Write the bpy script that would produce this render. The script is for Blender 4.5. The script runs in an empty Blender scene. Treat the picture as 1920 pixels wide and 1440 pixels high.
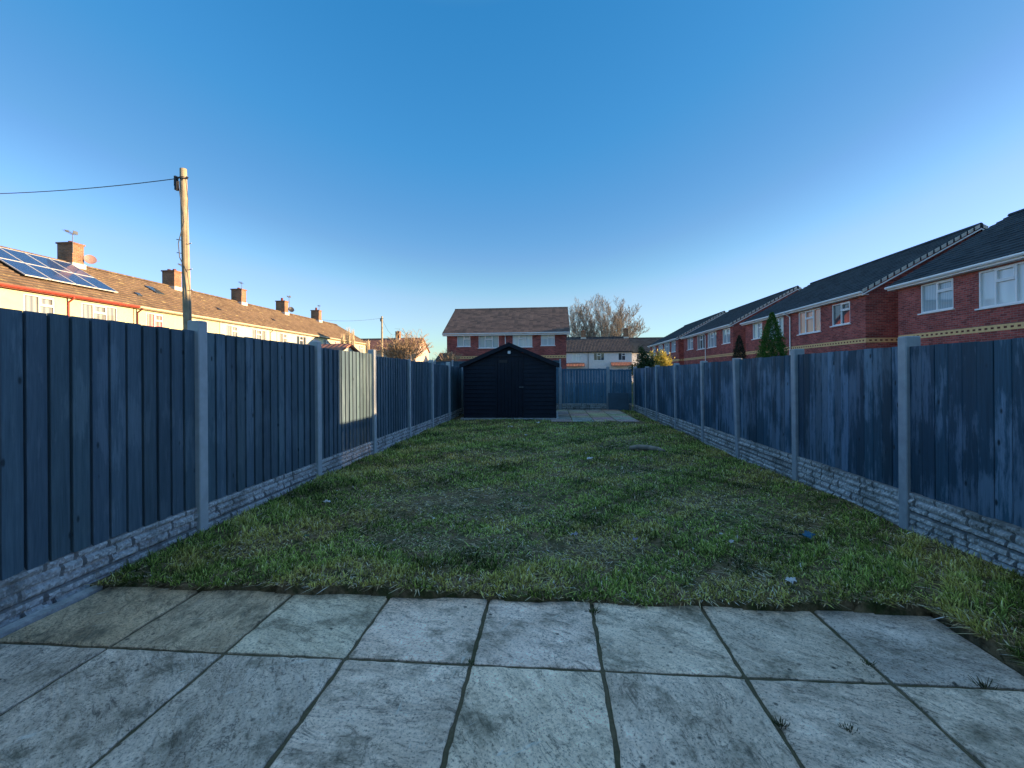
import bpy, math, random, zlib
import numpy as np
from mathutils import Vector, Matrix
random.seed(7); rng = np.random.default_rng(11)
R = math.radians
sc = bpy.context.scene
COL = sc.collection

# ------------------------------------------------------------------ camera, sky, sun, exposure
YAW = math.atan(75/875)
cam = bpy.data.cameras.new('camera'); co = bpy.data.objects.new('camera', cam); COL.objects.link(co)
cam.sensor_fit = 'HORIZONTAL'; cam.sensor_width = 36; cam.lens = 875/1920*36
cam.shift_y = -17.5/1920; cam.clip_start = .05; cam.clip_end = 3000
co.location = (0, 0, 1.29)
co.rotation_euler = (Matrix.Rotation(YAW, 3, 'Z') @ Matrix.Rotation(R(90), 3, 'X') @ Matrix.Rotation(R(-.4), 3, 'Z')).to_euler()
sc.camera = co
SUN_EL = math.atan(.150); SUN_AZ = R(88)          # azimuth measured clockwise from +y (north): almost due +x
w = bpy.data.worlds.new('World'); sc.world = w; w.use_nodes = True
wn = w.node_tree; bg = wn.nodes['Background']
sky = wn.nodes.new('ShaderNodeTexSky'); sky.sky_type = 'NISHITA'; sky.sun_disc = False
sky.sun_elevation = R(13); sky.sun_rotation = SUN_AZ
sky.altitude = 0; sky.air_density = 1.0; sky.dust_density = .3; sky.ozone_density = 3.0
# clear winter sky: channels deepened in view, pale at the horizon; overhead brightened as added fill light
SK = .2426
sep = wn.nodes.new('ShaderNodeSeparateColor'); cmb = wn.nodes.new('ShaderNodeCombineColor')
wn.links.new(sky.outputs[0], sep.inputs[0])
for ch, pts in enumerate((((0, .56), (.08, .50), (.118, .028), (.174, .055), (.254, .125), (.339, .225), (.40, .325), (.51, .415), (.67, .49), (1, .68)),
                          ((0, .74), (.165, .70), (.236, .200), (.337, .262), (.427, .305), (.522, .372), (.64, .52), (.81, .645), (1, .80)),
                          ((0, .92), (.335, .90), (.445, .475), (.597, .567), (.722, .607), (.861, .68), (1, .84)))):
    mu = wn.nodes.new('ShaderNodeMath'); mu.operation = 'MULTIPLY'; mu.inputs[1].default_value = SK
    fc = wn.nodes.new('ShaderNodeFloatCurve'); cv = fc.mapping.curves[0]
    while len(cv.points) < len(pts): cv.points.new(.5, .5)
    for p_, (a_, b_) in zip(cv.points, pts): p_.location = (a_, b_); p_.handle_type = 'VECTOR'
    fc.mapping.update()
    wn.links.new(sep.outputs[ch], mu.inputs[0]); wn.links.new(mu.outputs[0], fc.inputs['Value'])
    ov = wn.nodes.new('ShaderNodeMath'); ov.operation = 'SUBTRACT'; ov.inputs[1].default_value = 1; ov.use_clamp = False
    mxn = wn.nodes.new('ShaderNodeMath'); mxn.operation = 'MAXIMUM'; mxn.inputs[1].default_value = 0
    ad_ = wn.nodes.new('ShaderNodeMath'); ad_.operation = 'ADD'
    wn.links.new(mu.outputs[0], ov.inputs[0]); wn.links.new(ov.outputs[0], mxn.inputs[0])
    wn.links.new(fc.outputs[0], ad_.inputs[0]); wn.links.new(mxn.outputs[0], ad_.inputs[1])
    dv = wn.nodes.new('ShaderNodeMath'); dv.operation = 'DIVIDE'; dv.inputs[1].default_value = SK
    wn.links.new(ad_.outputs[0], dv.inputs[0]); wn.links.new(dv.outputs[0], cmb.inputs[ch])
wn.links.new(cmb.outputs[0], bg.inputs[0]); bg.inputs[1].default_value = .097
sl = bpy.data.lights.new('sun', 'SUN'); so = bpy.data.objects.new('sun', sl); COL.objects.link(so)
sl.energy = 5; sl.angle = R(.5); sl.color = (1, .69, .38)
sd = Vector((math.sin(SUN_AZ)*math.cos(SUN_EL), math.cos(SUN_AZ)*math.cos(SUN_EL), math.sin(SUN_EL)))
so.rotation_euler = sd.to_track_quat('Z', 'Y').to_euler(); so.location = (30, 5, 20)
sc.view_settings.view_transform = 'Standard'; sc.view_settings.look = 'None'
sc.view_settings.exposure = 1.6; sc.view_settings.gamma = 1

# ------------------------------------------------------------------ materials
class G:
    def __init__(s, name):
        s.m = bpy.data.materials.new(name); s.m.use_nodes = True
        s.t = s.m.node_tree; s.p = s.t.nodes['Principled BSDF']; s.c = None
    def n(s, typ, **kw):
        nd = s.t.nodes.new(typ)
        for k, v in kw.items(): setattr(nd, k, v)
        return nd
    def l(s, a, b): s.t.links.new(a, b)
    def coord(s, scale=(1, 1, 1), wall=False):
        tc = s.n('ShaderNodeTexCoord')
        src = tc.outputs['Object']
        if wall:                               # (x+y, z, 0) so bricks run round axis-aligned walls
            sep = s.n('ShaderNodeSeparateXYZ'); s.l(src, sep.inputs[0])
            ad = s.n('ShaderNodeMath', operation='ADD'); s.l(sep.outputs[0], ad.inputs[0]); s.l(sep.outputs[1], ad.inputs[1])
            cb = s.n('ShaderNodeCombineXYZ'); s.l(ad.outputs[0], cb.inputs[0]); s.l(sep.outputs[2], cb.inputs[1]); src = cb.outputs[0]
        mp = s.n('ShaderNodeMapping'); mp.inputs['Scale'].default_value = scale; s.l(src, mp.inputs[0])
        return mp.outputs[0]
    def noise(s, vec, scale, detail=4, rough=.55, dist=0):
        nz = s.n('ShaderNodeTexNoise'); s.l(vec, nz.inputs['Vector'])
        nz.inputs['Scale'].default_value = scale; nz.inputs['Detail'].default_value = detail
        nz.inputs['Roughness'].default_value = rough; nz.inputs['Distortion'].default_value = dist
        return nz.outputs['Fac']
    def ramp(s, fac, stops):
        r = s.n('ShaderNodeValToRGB'); s.l(fac, r.inputs[0]); e = r.color_ramp.elements
        while len(e) < len(stops): e.new(.5)
        for i, (p, c) in enumerate(stops):
            e[i].position = p; e[i].color = (*c, 1) if len(c) == 3 else c
        return r.outputs[0]
    def mix(s, fac, a, b, mode='MIX'):
        m = s.n('ShaderNodeMix', data_type='RGBA', blend_type=mode)
        for v, i in ((fac, m.inputs[0]), (a, m.inputs[6]), (b, m.inputs[7])):
            if isinstance(v, (int, float)): i.default_value = v
            elif isinstance(v, tuple): i.default_value = (*v, 1)
            else: s.l(v, i)
        return m.outputs[2]
    def bump(s, h, strength=.5, dist=.01, prev=None):
        b = s.n('ShaderNodeBump'); b.inputs['Strength'].default_value = strength; b.inputs['Distance'].default_value = dist
        s.l(h, b.inputs['Height'])
        if prev is not None: s.l(prev, b.inputs['Normal'])
        s.l(b.outputs[0], s.p.inputs['Normal']); return b.outputs[0]
    def out(s, col, rough=.8, spec=.3):
        if isinstance(col, tuple): s.p.inputs['Base Color'].default_value = (*col, 1)
        else: s.l(col, s.p.inputs['Base Color'])
        s.p.inputs['Roughness'].default_value = rough; s.p.inputs['Specular IOR Level'].default_value = spec
        return s.m
K = lambda v: (v, v, v)

def m_plain(name, c, rough=.7, var=.25, scale=6, spec=.3):
    g = G(name); v = g.coord(); f = g.noise(v, scale, 5)
    col = g.mix(1.0, c, g.ramp(f, [(.3, K(1-var)), (.7, K(1.0))]), 'MULTIPLY')
    g.bump(g.noise(v, scale*8, 4), .15, .005)
    return g.out(col, rough, spec)

def m_brick(name, c1, c2, mortar, bw=.225, rh=.075, wild=.35):
    g = G(name); v = g.coord(wall=True)
    b = g.n('ShaderNodeTexBrick'); g.l(v, b.inputs['Vector'])
    b.inputs['Color1'].default_value = (*c1, 1); b.inputs['Color2'].default_value = (*c2, 1); b.inputs['Mortar'].default_value = (*mortar, 1)
    b.inputs['Scale'].default_value = 1; b.inputs['Mortar Size'].default_value = .008; b.inputs['Mortar Smooth'].default_value = .3
    b.inputs['Brick Width'].default_value = bw; b.inputs['Row Height'].default_value = rh; b.inputs['Bias'].default_value = 0
    f = g.noise(v, 1.3, 6); f2 = g.noise(v, 14, 3)
    col = g.mix(1.0, b.outputs[0], g.ramp(f, [(.3, K(1-wild)), (.7, K(1.1))]), 'MULTIPLY')
    col = g.mix(.5, col, g.ramp(f2, [(.35, K(.6)), (.7, K(1.2))]), 'MULTIPLY')
    inv = g.n('ShaderNodeMath', operation='SUBTRACT'); inv.inputs[0].default_value = 1; g.l(b.outputs['Fac'], inv.inputs[1])
    g.bump(inv.outputs[0], .6, .006)
    return g.out(col, .85, .2)

def m_tiles(name, ca, cb, tw=.3, spread=(.35, .65), wav=0.0, lichen=None):
    g = G(name); tc = g.n('ShaderNodeTexCoord'); sep = g.n('ShaderNodeSeparateXYZ'); g.l(tc.outputs['Object'], sep.inputs[0])
    # one shade per tile: cell of (x/tw, y/0.3)
    sn = []
    for o, q in ((0, tw), (1, .27)):
        d = g.n('ShaderNodeMath', operation='DIVIDE'); g.l(sep.outputs[o], d.inputs[0]); d.inputs[1].default_value = q
        fl = g.n('ShaderNodeMath', operation='FLOOR'); g.l(d.outputs[0], fl.inputs[0]); sn.append(fl.outputs[0])
    cb_ = g.n('ShaderNodeCombineXYZ'); g.l(sn[0], cb_.inputs[0]); g.l(sn[1], cb_.inputs[1])
    wn_ = g.n('ShaderNodeTexWhiteNoise', noise_dimensions='3D'); g.l(cb_.outputs[0], wn_.inputs[0])
    v = g.coord(); f = g.noise(v, .7, 6); f2 = g.noise(v, 9, 4)
    a = g.n('ShaderNodeMath', operation='MULTIPLY_ADD'); g.l(wn_.outputs[0], a.inputs[0]); a.inputs[1].default_value = .45; 
    h = g.n('ShaderNodeMath', operation='MULTIPLY'); g.l(f, h.inputs[0]); h.inputs[1].default_value = .6; g.l(h.outputs[0], a.inputs[2])
    col = g.mix(g.ramp(a.outputs[0], [(spread[0], K(0)), (spread[1], K(1))]), ca, cb)
    col = g.mix(.4, col, g.ramp(f2, [(.35, K(.55)), (.7, K(1.15))]), 'MULTIPLY')
    if lichen: col = g.mix(g.ramp(g.noise(v, 2.3, 6, .7), [(.56, K(0)), (.68, K(.7))]), col, lichen)
    wv = g.n('ShaderNodeTexWave', wave_type='BANDS', bands_direction='X'); g.l(tc.outputs['Object'], wv.inputs[0])
    wv.inputs['Scale'].default_value = .314/tw*1.0; wv.inputs['Distortion'].default_value = 0
    g.bump(wv.outputs['Fac'], .6 if wav else .25, .04 if wav else .01)
    return g.out(col, .85, .25)

def m_fence(name, base, pale, dark, weather=.5, seed=0.0, zone=(.52, .6)):
    g = G(name); tc = g.n('ShaderNodeTexCoord')
    oi = g.n('ShaderNodeObjectInfo')
    ofs = g.n('ShaderNodeVectorMath', operation='MULTIPLY_ADD')
    cv = g.n('ShaderNodeCombineXYZ'); 
    mr = g.n('ShaderNodeMath', operation='MULTIPLY'); g.l(oi.outputs['Random'], mr.inputs[0]); mr.inputs[1].default_value = 37.0
    for i in range(3): g.l(mr.outputs[0], cv.inputs[i])
    add = g.n('ShaderNodeVectorMath', operation='ADD'); g.l(tc.outputs['Object'], add.inputs[0]); g.l(cv.outputs[0], add.inputs[1])
    def mp(sc_):
        m_ = g.n('ShaderNodeMapping'); m_.inputs['Scale'].default_value = sc_; m_.inputs['Location'].default_value = (seed, seed, 0); g.l(add.outputs[0], m_.inputs[0]); return m_.outputs[0]
    grain = g.noise(mp((14, 14, .7)), 3, 6, .65, .3)
    fine = g.noise(mp((60, 60, 2.5)), 3, 3, .6)
    patch = g.noise(mp((11, 11, 1.5)), 1.5, 9, .72, .15)
    big = g.noise(mp((1, 1, .8)), 1.5, 4)
    col = g.mix(g.ramp(grain, [(.35, K(0)), (.7, K(.6))]), base, dark)
    # sawn board to board shade
    at = g.n('ShaderNodeAttribute', attribute_name='tint'); 
    mul = g.n('ShaderNodeMath', operation='MULTIPLY'); g.l(patch, mul.inputs[0]); g.l(g.ramp(big, [(.38, K(.72)), (.6, K(1.2))]), mul.inputs[1])
    mask = g.ramp(mul.outputs[0], [(zone[0], K(0)), (zone[1], K(weather))])
    col = g.mix(mask, col, pale)
    col = g.mix(1.0, col, g.ramp(fine, [(.3, K(.78)), (.7, K(1.08))]), 'MULTIPLY')
    col = g.mix(1.0, col, at.outputs['Color'], 'MULTIPLY')
    # knots
    vo = g.n('ShaderNodeTexVoronoi'); g.l(mp((3.2, 3.2, 1.6)), vo.inputs['Vector']); vo.inputs['Scale'].default_value = 2.2
    kn = g.ramp(vo.outputs['Distance'], [(.05, K(1)), (.105, K(0))])
    col = g.mix(kn, col, tuple(x*.25 for x in base))
    g.bump(fine, .25, .003)
    return g.out(col, .62, .3)

def m_concrete(name, c, stain=(.05, .055, .045), amt=.6, rough=.85, fs=30):
    g = G(name); v = g.coord(); f = g.noise(v, 3.5, 8, .7); f2 = g.noise(v, fs, 6, .7)
    at = g.n('ShaderNodeAttribute', attribute_name='tint'); col = g.mix(1.0, c, at.outputs['Color'], 'MULTIPLY'); col = g.mix(g.ramp(f, [(.45, K(0)), (.75, K(amt))]), col, stain)
    col = g.mix(.75, col, g.ramp(f2, [(.3, K(.55)), (.65, K(1.15))]), 'MULTIPLY')
    g.bump(f2, .5, .006)
    return g.out(col, rough, .25)

def m_slab():
    g = G('riven_slab'); tc = g.n('ShaderNodeTexCoord')
    at = g.n('ShaderNodeAttribute', attribute_name='tint'); ofs = g.n('ShaderNodeAttribute', attribute_name='ofs')
    ad = g.n('ShaderNodeVectorMath', operation='ADD'); g.l(tc.outputs['Object'], ad.inputs[0]); g.l(ofs.outputs['Vector'], ad.inputs[1])
    vr = g.n('ShaderNodeVectorRotate', rotation_type='Z_AXIS'); g.l(ad.outputs[0], vr.inputs['Vector'])
    an = g.n('ShaderNodeAttribute', attribute_name='ang'); g.l(an.outputs['Fac'], vr.inputs['Angle'])
    def mp(s_, r_=0):
        m_ = g.n('ShaderNodeMapping'); m_.inputs['Scale'].default_value = s_; m_.inputs['Rotation'].default_value = (0, 0, r_); g.l(vr.outputs[0], m_.inputs[0]); return m_.outputs[0]
    big = g.noise(mp((1, 1, 1)), 2.2, 6, .6, .4)
    layer = g.noise(mp((1, 2.2, 1), .9), 3.2, 9, .62, 1.1)        # riven flow lines
    fine = g.noise(mp((1, 1, 1)), 75, 7, .8)
    mid = g.noise(mp((1, 3.0, 1), .9), 9, 10, .74, .8)
    col = g.mix(g.ramp(big, [(.3, K(0)), (.7, K(1))]), (.66, .53, .41), (1.0, .82, .66))
    col = g.mix(1.0, col, at.outputs['Color'], 'MULTIPLY')
    col = g.mix(.85, col, g.ramp(mid, [(.36, K(.32)), (.44, K(.92)), (.56, K(1.12)), (.70, K(1.5))]), 'MULTIPLY')
    col = g.mix(.9, col, g.ramp(fine, [(.40, K(.30)), (.46, K(1.05)), (.64, K(1.3))]), 'MULTIPLY')
    # dark ridges of the layer lines
    ab = g.n('ShaderNodeMath', operation='PINGPONG'); g.l(layer, ab.inputs[0]); ab.inputs[1].default_value = .06
    br = g.ramp(ab.outputs[0], [(.0, K(1)), (.010, K(0))])
    brk = g.n('ShaderNodeMath', operation='MULTIPLY'); g.l(br, brk.inputs[0]); g.l(g.ramp(g.noise(mp((1, 1, 1)), 5, 3), [(.42, K(0)), (.6, K(.85))]), brk.inputs[1])
    col = g.mix(brk.outputs[0], col, (.06, .065, .06))
    # algae and dirt freckles
    col = g.mix(g.ramp(g.noise(mp((1, 1, 1)), 4.5, 7, .72), [(.50, K(0)), (.68, K(.85))]), col, (.13, .12, .08))
    vo = g.n('ShaderNodeTexVoronoi'); g.l(mp((1, 1, 1)), vo.inputs['Vector']); vo.inputs['Scale'].default_value = 16; vo.inputs['Randomness'].default_value = 1
    sp = g.n('ShaderNodeMath', operation='MULTIPLY'); g.l(g.ramp(vo.outputs['Distance'], [(.10, K(1)), (.2, K(0))]), sp.inputs[0])
    g.l(g.ramp(g.noise(mp((1, 1, 1)), 3, 4), [(.5, K(0)), (.62, K(.9))]), sp.inputs[1])
    col = g.mix(sp.outputs[0], col, (.03, .035, .03))
    # pale scratches of lime
    lm = g.noise(mp((6, 1.2, 1), .35), 3.3, 6, .7, .6)
    col = g.mix(g.ramp(lm, [(.64, K(0)), (.70, K(.7))]), col, (.85, .82, .74))
    nb = g.bump(layer, 1.0, .06); nb = g.bump(mid, .7, .010, nb); g.bump(fine, .35, .002, nb)
    return g.out(col, .75, .35)

def m_vcol(name, rough=.6, spec=.25, trans=0.0):
    g = G(name); at = g.n('ShaderNodeAttribute', attribute_name='Col')
    g.l(at.outputs['Color'], g.p.inputs['Base Color']); g.p.inputs['Roughness'].default_value = rough; g.p.inputs['Specular IOR Level'].default_value = spec
    if trans:
        tr = g.n('ShaderNodeBsdfTranslucent'); g.l(at.outputs['Color'], tr.inputs[0]); mx = g.n('ShaderNodeMixShader'); mx.inputs[0].default_value = trans
        g.l(g.p.outputs[0], mx.inputs[1]); g.l(tr.outputs[0], mx.inputs[2]); g.l(mx.outputs[0], g.t.nodes['Material Output'].inputs[0])
    return g.m

def m_soil():
    g = G('lawn_soil'); v = g.coord(); a = g.noise(v, 1.1, 5); b = g.noise(v, 22, 8, .75); c = g.noise(v, 5, 5, .6)
    col = g.mix(g.ramp(b, [(.35, K(0)), (.65, K(1))]), (.07, .05, .028), (.30, .22, .13))
    col = g.mix(g.ramp(c, [(.42, K(0)), (.62, K(.8))]), col, (.03, .055, .015))
    g.bump(b, 1.0, .02)
    return g.out(col, .95, .1)

def m_curtain(name, c, c2, fold=26):
    g = G(name); v = g.coord(); wv = g.n('ShaderNodeTexWave', bands_direction='X'); g.l(v, wv.inputs[0])
    wv.inputs['Scale'].default_value = fold/6.28; wv.inputs['Distortion'].default_value = 1.5; wv.inputs['Detail'].default_value = 2; wv.inputs['Detail Scale'].default_value = .4
    col = g.mix(wv.outputs['Fac'], c2, c)
    g.p.inputs['Coat Weight'].default_value = 1; g.p.inputs['Coat Roughness'].default_value = .02; g.p.inputs['Coat IOR'].default_value = 1.6
    return g.out(col, .9, .2)

M = {}
M['twig_gold'] = m_plain('golden_brown_twigs', (.40, .29, .18), .9, .3, 3)
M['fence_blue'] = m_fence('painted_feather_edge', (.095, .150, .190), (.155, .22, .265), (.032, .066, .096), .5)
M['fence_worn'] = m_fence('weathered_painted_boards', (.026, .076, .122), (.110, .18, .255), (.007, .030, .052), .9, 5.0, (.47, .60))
M['fence_far'] = m_fence('old_back_boards', (.09, .20, .30), (.18, .30, .40), (.045, .10, .16), .5, 9.0)
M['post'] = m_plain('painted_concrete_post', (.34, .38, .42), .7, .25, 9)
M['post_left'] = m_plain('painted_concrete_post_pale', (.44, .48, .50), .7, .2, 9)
M['rock'] = m_concrete('rock_faced_concrete', (.50, .50, .50), (.09, .10, .09), .85, .85, 34)
M['slab'] = m_slab()
M['joint'] = m_concrete('mossy_joint', (.13, .11, .07), (.03, .045, .015), .9, .95, 60)
M['soil'] = m_soil()
M['grass'] = m_vcol('grass_blades', .5, .3, .25)
M['leaf'] = m_vcol('leaves', .5, .3, .2)
M['bark'] = m_plain('bark', (.16, .13, .10), .9, .5, 8)
M['twig'] = m_plain('pale_twigs', (.30, .26, .22), .9, .3, 3)
M['shed'] = m_plain('near_black_shed_paint', (.009, .014, .027), .6, .35, 5, .25)
M['felt'] = m_plain('roofing_felt', (.022, .026, .03), .85, .3, 12)
M['brick'] = m_brick('red_brick', (.54, .125, .10), (.25, .055, .052), (.30, .22, .20))
M['brick_dark'] = m_brick('dark_red_brick', (.25, .05, .045), (.15, .03, .03), (.2, .16, .15))
M['brick_old'] = m_brick('old_brown_brick', (.36, .17, .085), (.20, .10, .06), (.30, .25, .20))
M['buff'] = m_plain('buff_brick', (.82, .54, .25), .85, .25, 10)
M['brick_plain'] = m_plain('dark_header_brick', (.15, .035, .03), .85, .25, 10)
M['render_cream'] = m_plain('cream_render', (.53, .50, .31), .9, .12, 3)
M['render_white'] = m_plain('off_white_render', (.55, .54, .42), .9, .12, 3)
M['render_pale'] = m_plain('pale_render', (.72, .70, .69), .9, .12, 3)
M['render_pink'] = m_plain('pinkish_render', (.6, .42, .33), .9, .15, 3)
M['white'] = m_plain('white_plastic', (.80, .80, .80), .4, .06, 5, .4)
M['cream_trim'] = m_plain('cream_trim', (.55, .47, .33), .5, .1, 5)
M['red_gutter'] = m_plain('red_painted_gutter', (.40, .06, .04), .5, .1, 5)
M['black_pl'] = m_plain('black_plastic', (.03, .03, .035), .5, .1, 5)
M['dull_metal'] = m_plain('dull_metal', (.10, .11, .12), .5, .2, 5)
M['dish_brown'] = m_plain('faded_brown_dish', (.30, .19, .17), .6, .2, 5)
M['grey_metal'] = m_plain('grey_metal', (.35, .36, .38), .4, .15, 5, .5)
M['tile_dark'] = m_tiles('dark_slate_coloured_tiles', (.018, .026, .035), (.036, .048, .06), .33)
M['tile_brown'] = m_tiles('brown_pantiles', (.115, .076, .046), (.185, .124, .076), .24, (.25, .7), 1, (.35, .27, .12))
M['tile_mottled'] = m_tiles('mottled_brown_tiles', (.07, .058, .055), (.19, .135, .115), .33, (.25, .85))
M['tile_red'] = m_tiles('red_tiles', (.24, .10, .07), (.36, .16, .11), .24, (.25, .7), 1)
M['tile_two'] = m_tiles('worn_brown_tiles', (.036, .038, .045), (.085, .072, .07), .24, (.25, .7), 1)
M['mortar_verge'] = m_plain('pale_verge_mortar', (.62, .56, .50), .9, .3, 8)
M['c_white'] = m_curtain('net_curtain_behind_glass', (.42, .50, .52), (.26, .33, .36))
M['c_net'] = m_curtain('net_behind_sunlit_glass', (.30, .31, .28), (.14, .15, .15), 8)  # darker copy of the net curtain, toned down for the sunlit terrace
M['white_sunlit'] = m_plain('white_plastic_sunlit', (.62, .60, .56), .5, .1, 5)  # duller copy of the white plastic, darkened because the terrace stands in sun
M['c_dark'] = m_curtain('dark_room_behind_glass', (.05, .07, .085), (.03, .045, .06), 9)
M['c_reflect'] = m_curtain('curtain_painted_reflection', (.75, .33, .20), (.55, .20, .12), 14)  # salmon tint paints the sunlit terrace's reflection into the pane
M['c_red'] = m_curtain('red_curtain_behind_glass', (.6, .13, .13), (.5, .3, .28), 8)
M['c_blind'] = m_curtain('pale_blind_behind_glass', (.62, .66, .66), (.56, .60, .60), 5)
M['pole'] = m_plain('weathered_pole_timber', (.40, .33, .22), .85, .45, 4)
M['board'] = m_plain('blue_painted_board', (.055, .10, .14), .7, .3, 4)
g = G('solar_glass'); v = g.coord(); bt = g.n('ShaderNodeTexBrick'); g.l(v, bt.inputs['Vector']); bt.offset = 0
bt.inputs['Color1'].default_value = (.018, .045, .13, 1); bt.inputs['Color2'].default_value = (.022, .055, .16, 1); bt.inputs['Mortar'].default_value = (.10, .14, .22, 1)
bt.inputs['Scale'].default_value = 1; bt.inputs['Brick Width'].default_value = .16; bt.inputs['Row Height'].default_value = .16; bt.inputs['Mortar Size'].default_value = .006
M['solar'] = g.out(bt.outputs[0], .12, .5)
g = G('rough_ground'); v = g.coord(); M['ground'] = g.out(g.mix(g.ramp(g.noise(v, .4, 6), [(.4, K(0)), (.6, K(1))]), (.04, .06, .02), (.08, .085, .05)), .95, .1)

# ------------------------------------------------------------------ mesh helpers
class MB:
    def __init__(s): s.v = []; s.f = []; s.mi = []; s.tint = []; s.cur = 0; s.tc = (1, 1, 1)
    def add(s, vs, fs):
        b = len(s.v); s.v += [tuple(p) for p in vs]; s.f += [tuple(i+b for i in f) for f in fs]
        s.mi += [s.cur]*len(fs); s.tint += [s.tc]*len(fs)
    def quad(s, a, b, c, d): s.add([a, b, c, d], [(0, 1, 2, 3)])
    def box(s, x0, x1, y0, y1, z0, z1):
        s.add([(x0,y0,z0),(x1,y0,z0),(x1,y1,z0),(x0,y1,z0),(x0,y0,z1),(x1,y0,z1),(x1,y1,z1),(x0,y1,z1)],
              [(0,3,2,1),(4,5,6,7),(0,1,5,4),(1,2,6,5),(2,3,7,6),(3,0,4,7)])
    def bevbox(s, x0, x1, y0, y1, z0, z1, b=.006):
        # box with chamfered top and vertical edges
        pts = [(x0+b,y0),(x1-b,y0),(x1,y0+b),(x1,y1-b),(x1-b,y1),(x0+b,y1),(x0,y1-b),(x0,y0+b)]
        cx, cy = (x0+x1)/2, (y0+y1)/2
        vs = [(x, y, z0) for x, y in pts]+[(x, y, z1-b) for x, y in pts]
        vs += [(x+(b if x < cx else -b)*.9, y+(b if y < cy else -b)*.9, z1) for x, y in pts]
        fs = [tuple(reversed(range(8))), tuple(range(16, 24))]
        for k in (0, 8):
            for i in range(8): j = (i+1) % 8; fs.append((k+i, k+j, k+8+j, k+8+i))
        s.add(vs, fs)
    def prism(s, prof, axis, a0, a1):
        """extrude a closed polygon (list of 2-tuples) along axis 'x' or 'y'"""
        n = len(prof)
        if axis == 'x': vs = [(a0, p, q) for p, q in prof]+[(a1, p, q) for p, q in prof]
        elif axis == 'y': vs = [(p, a0, q) for p, q in prof]+[(p, a1, q) for p, q in prof]
        else: vs = [(p, q, a0) for p, q in prof]+[(p, q, a1) for p, q in prof]
        fs = [tuple(range(n)), tuple(reversed(range(n, 2*n)))]+[(i, i+n, (i+1) % n+n, (i+1) % n) for i in range(n)]
        s.add(vs, fs)
    def tube(s, p0, p1, r0, r1=None, n=8, cap=True):
        r1 = r0 if r1 is None else r1
        p0 = Vector(p0); p1 = Vector(p1); d = (p1-p0)
        if d.length < 1e-6: return
        d.normalize(); u = d.orthogonal().normalized(); w_ = d.cross(u)
        vs = []
        for p, r in ((p0, r0), (p1, r1)):
            for i in range(n):
                a = 2*math.pi*i/n; vs.append(p+u*math.cos(a)*r+w_*math.sin(a)*r)
        fs = [(i, (i+1) % n, n+(i+1) % n, n+i) for i in range(n)]
        if cap: fs += [tuple(reversed(range(n))), tuple(range(n, 2*n))]
        s.add(vs, fs)
    def path(s, pts, r, n=6):
        for a, b in zip(pts[:-1], pts[1:]): s.tube(a, b, r, r, n)
    def dish(s, c, nrm, rad, depth=.06, n=20):
        c = Vector(c); d = Vector(nrm).normalized(); u = d.orthogonal().normalized(); w_ = d.cross(u)
        vs = []; fs = []; rings = 4
        for k in range(rings+1):
            rr = rad*k/rings; off = d*(depth*(k/rings)**2)
            for i in range(n): a = 2*math.pi*i/n; vs.append(c+u*math.cos(a)*rr+w_*math.sin(a)*rr+off)
        for k in range(rings):
            for i in range(n): fs.append((k*n+i, k*n+(i+1) % n, (k+1)*n+(i+1) % n, (k+1)*n+i))
        b = len(vs); vs += [v-d*.012 for v in vs[:]]; fs += [tuple(reversed([i+b for i in f])) for f in fs[:]]
        s.add(vs, fs)
    def build(s, name, mats, parent=None, loc=None, smooth=False, world=False):
        me = bpy.data.meshes.new(name)
        vs = s.v
        if world and parent is not None:
            o_ = parent.location; vs = [(a-o_.x, b-o_.y, c-o_.z) for a, b, c in vs]
        me.from_pydata(vs, [], s.f)
        for m_ in (mats if isinstance(mats, (list, tuple)) else [mats]): me.materials.append(M[m_] if isinstance(m_, str) else m_)
        if any(s.mi): me.polygons.foreach_set('material_index', s.mi)
        ca = me.attributes.new('tint', 'FLOAT_COLOR', 'FACE')
        ca.data.foreach_set('color', [q for t in s.tint for q in (*t, 1.0)])
        if smooth: me.polygons.foreach_set('use_smooth', [True]*len(s.f))
        me.update()
        o = bpy.data.objects.new(name, me); COL.objects.link(o)
        if parent is not None: o.parent = parent
        if loc: o.location = loc
        return o

def tag(o, label=None, cat=None, group=None, kind=None):
    if label: o['label'] = label
    if cat: o['category'] = cat
    if group: o['group'] = group
    if kind: o['kind'] = kind
    return o
def thing(name, label, cat, loc=(0, 0, 0), rz=0, group=None):
    o = bpy.data.objects.new(name, None); COL.objects.link(o); o.location = loc; o.rotation_euler = (0, 0, rz)
    o.empty_display_size = .2
    return tag(o, label, cat, group)
def copy_part(o, parent, loc=None):
    c = o.copy(); COL.objects.link(c); c.parent = parent
    if loc is not None: c.location = loc
    return c

# ------------------------------------------------------------------ ground
b = MB(); b.quad((-400, -60, -.12), (400, -60, -.12), (400, 900, -.12), (-400, 900, -.12))
tag(b.build('ground', 'ground'), kind='structure', label='rough ground of the neighbouring gardens', cat='ground')

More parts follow.
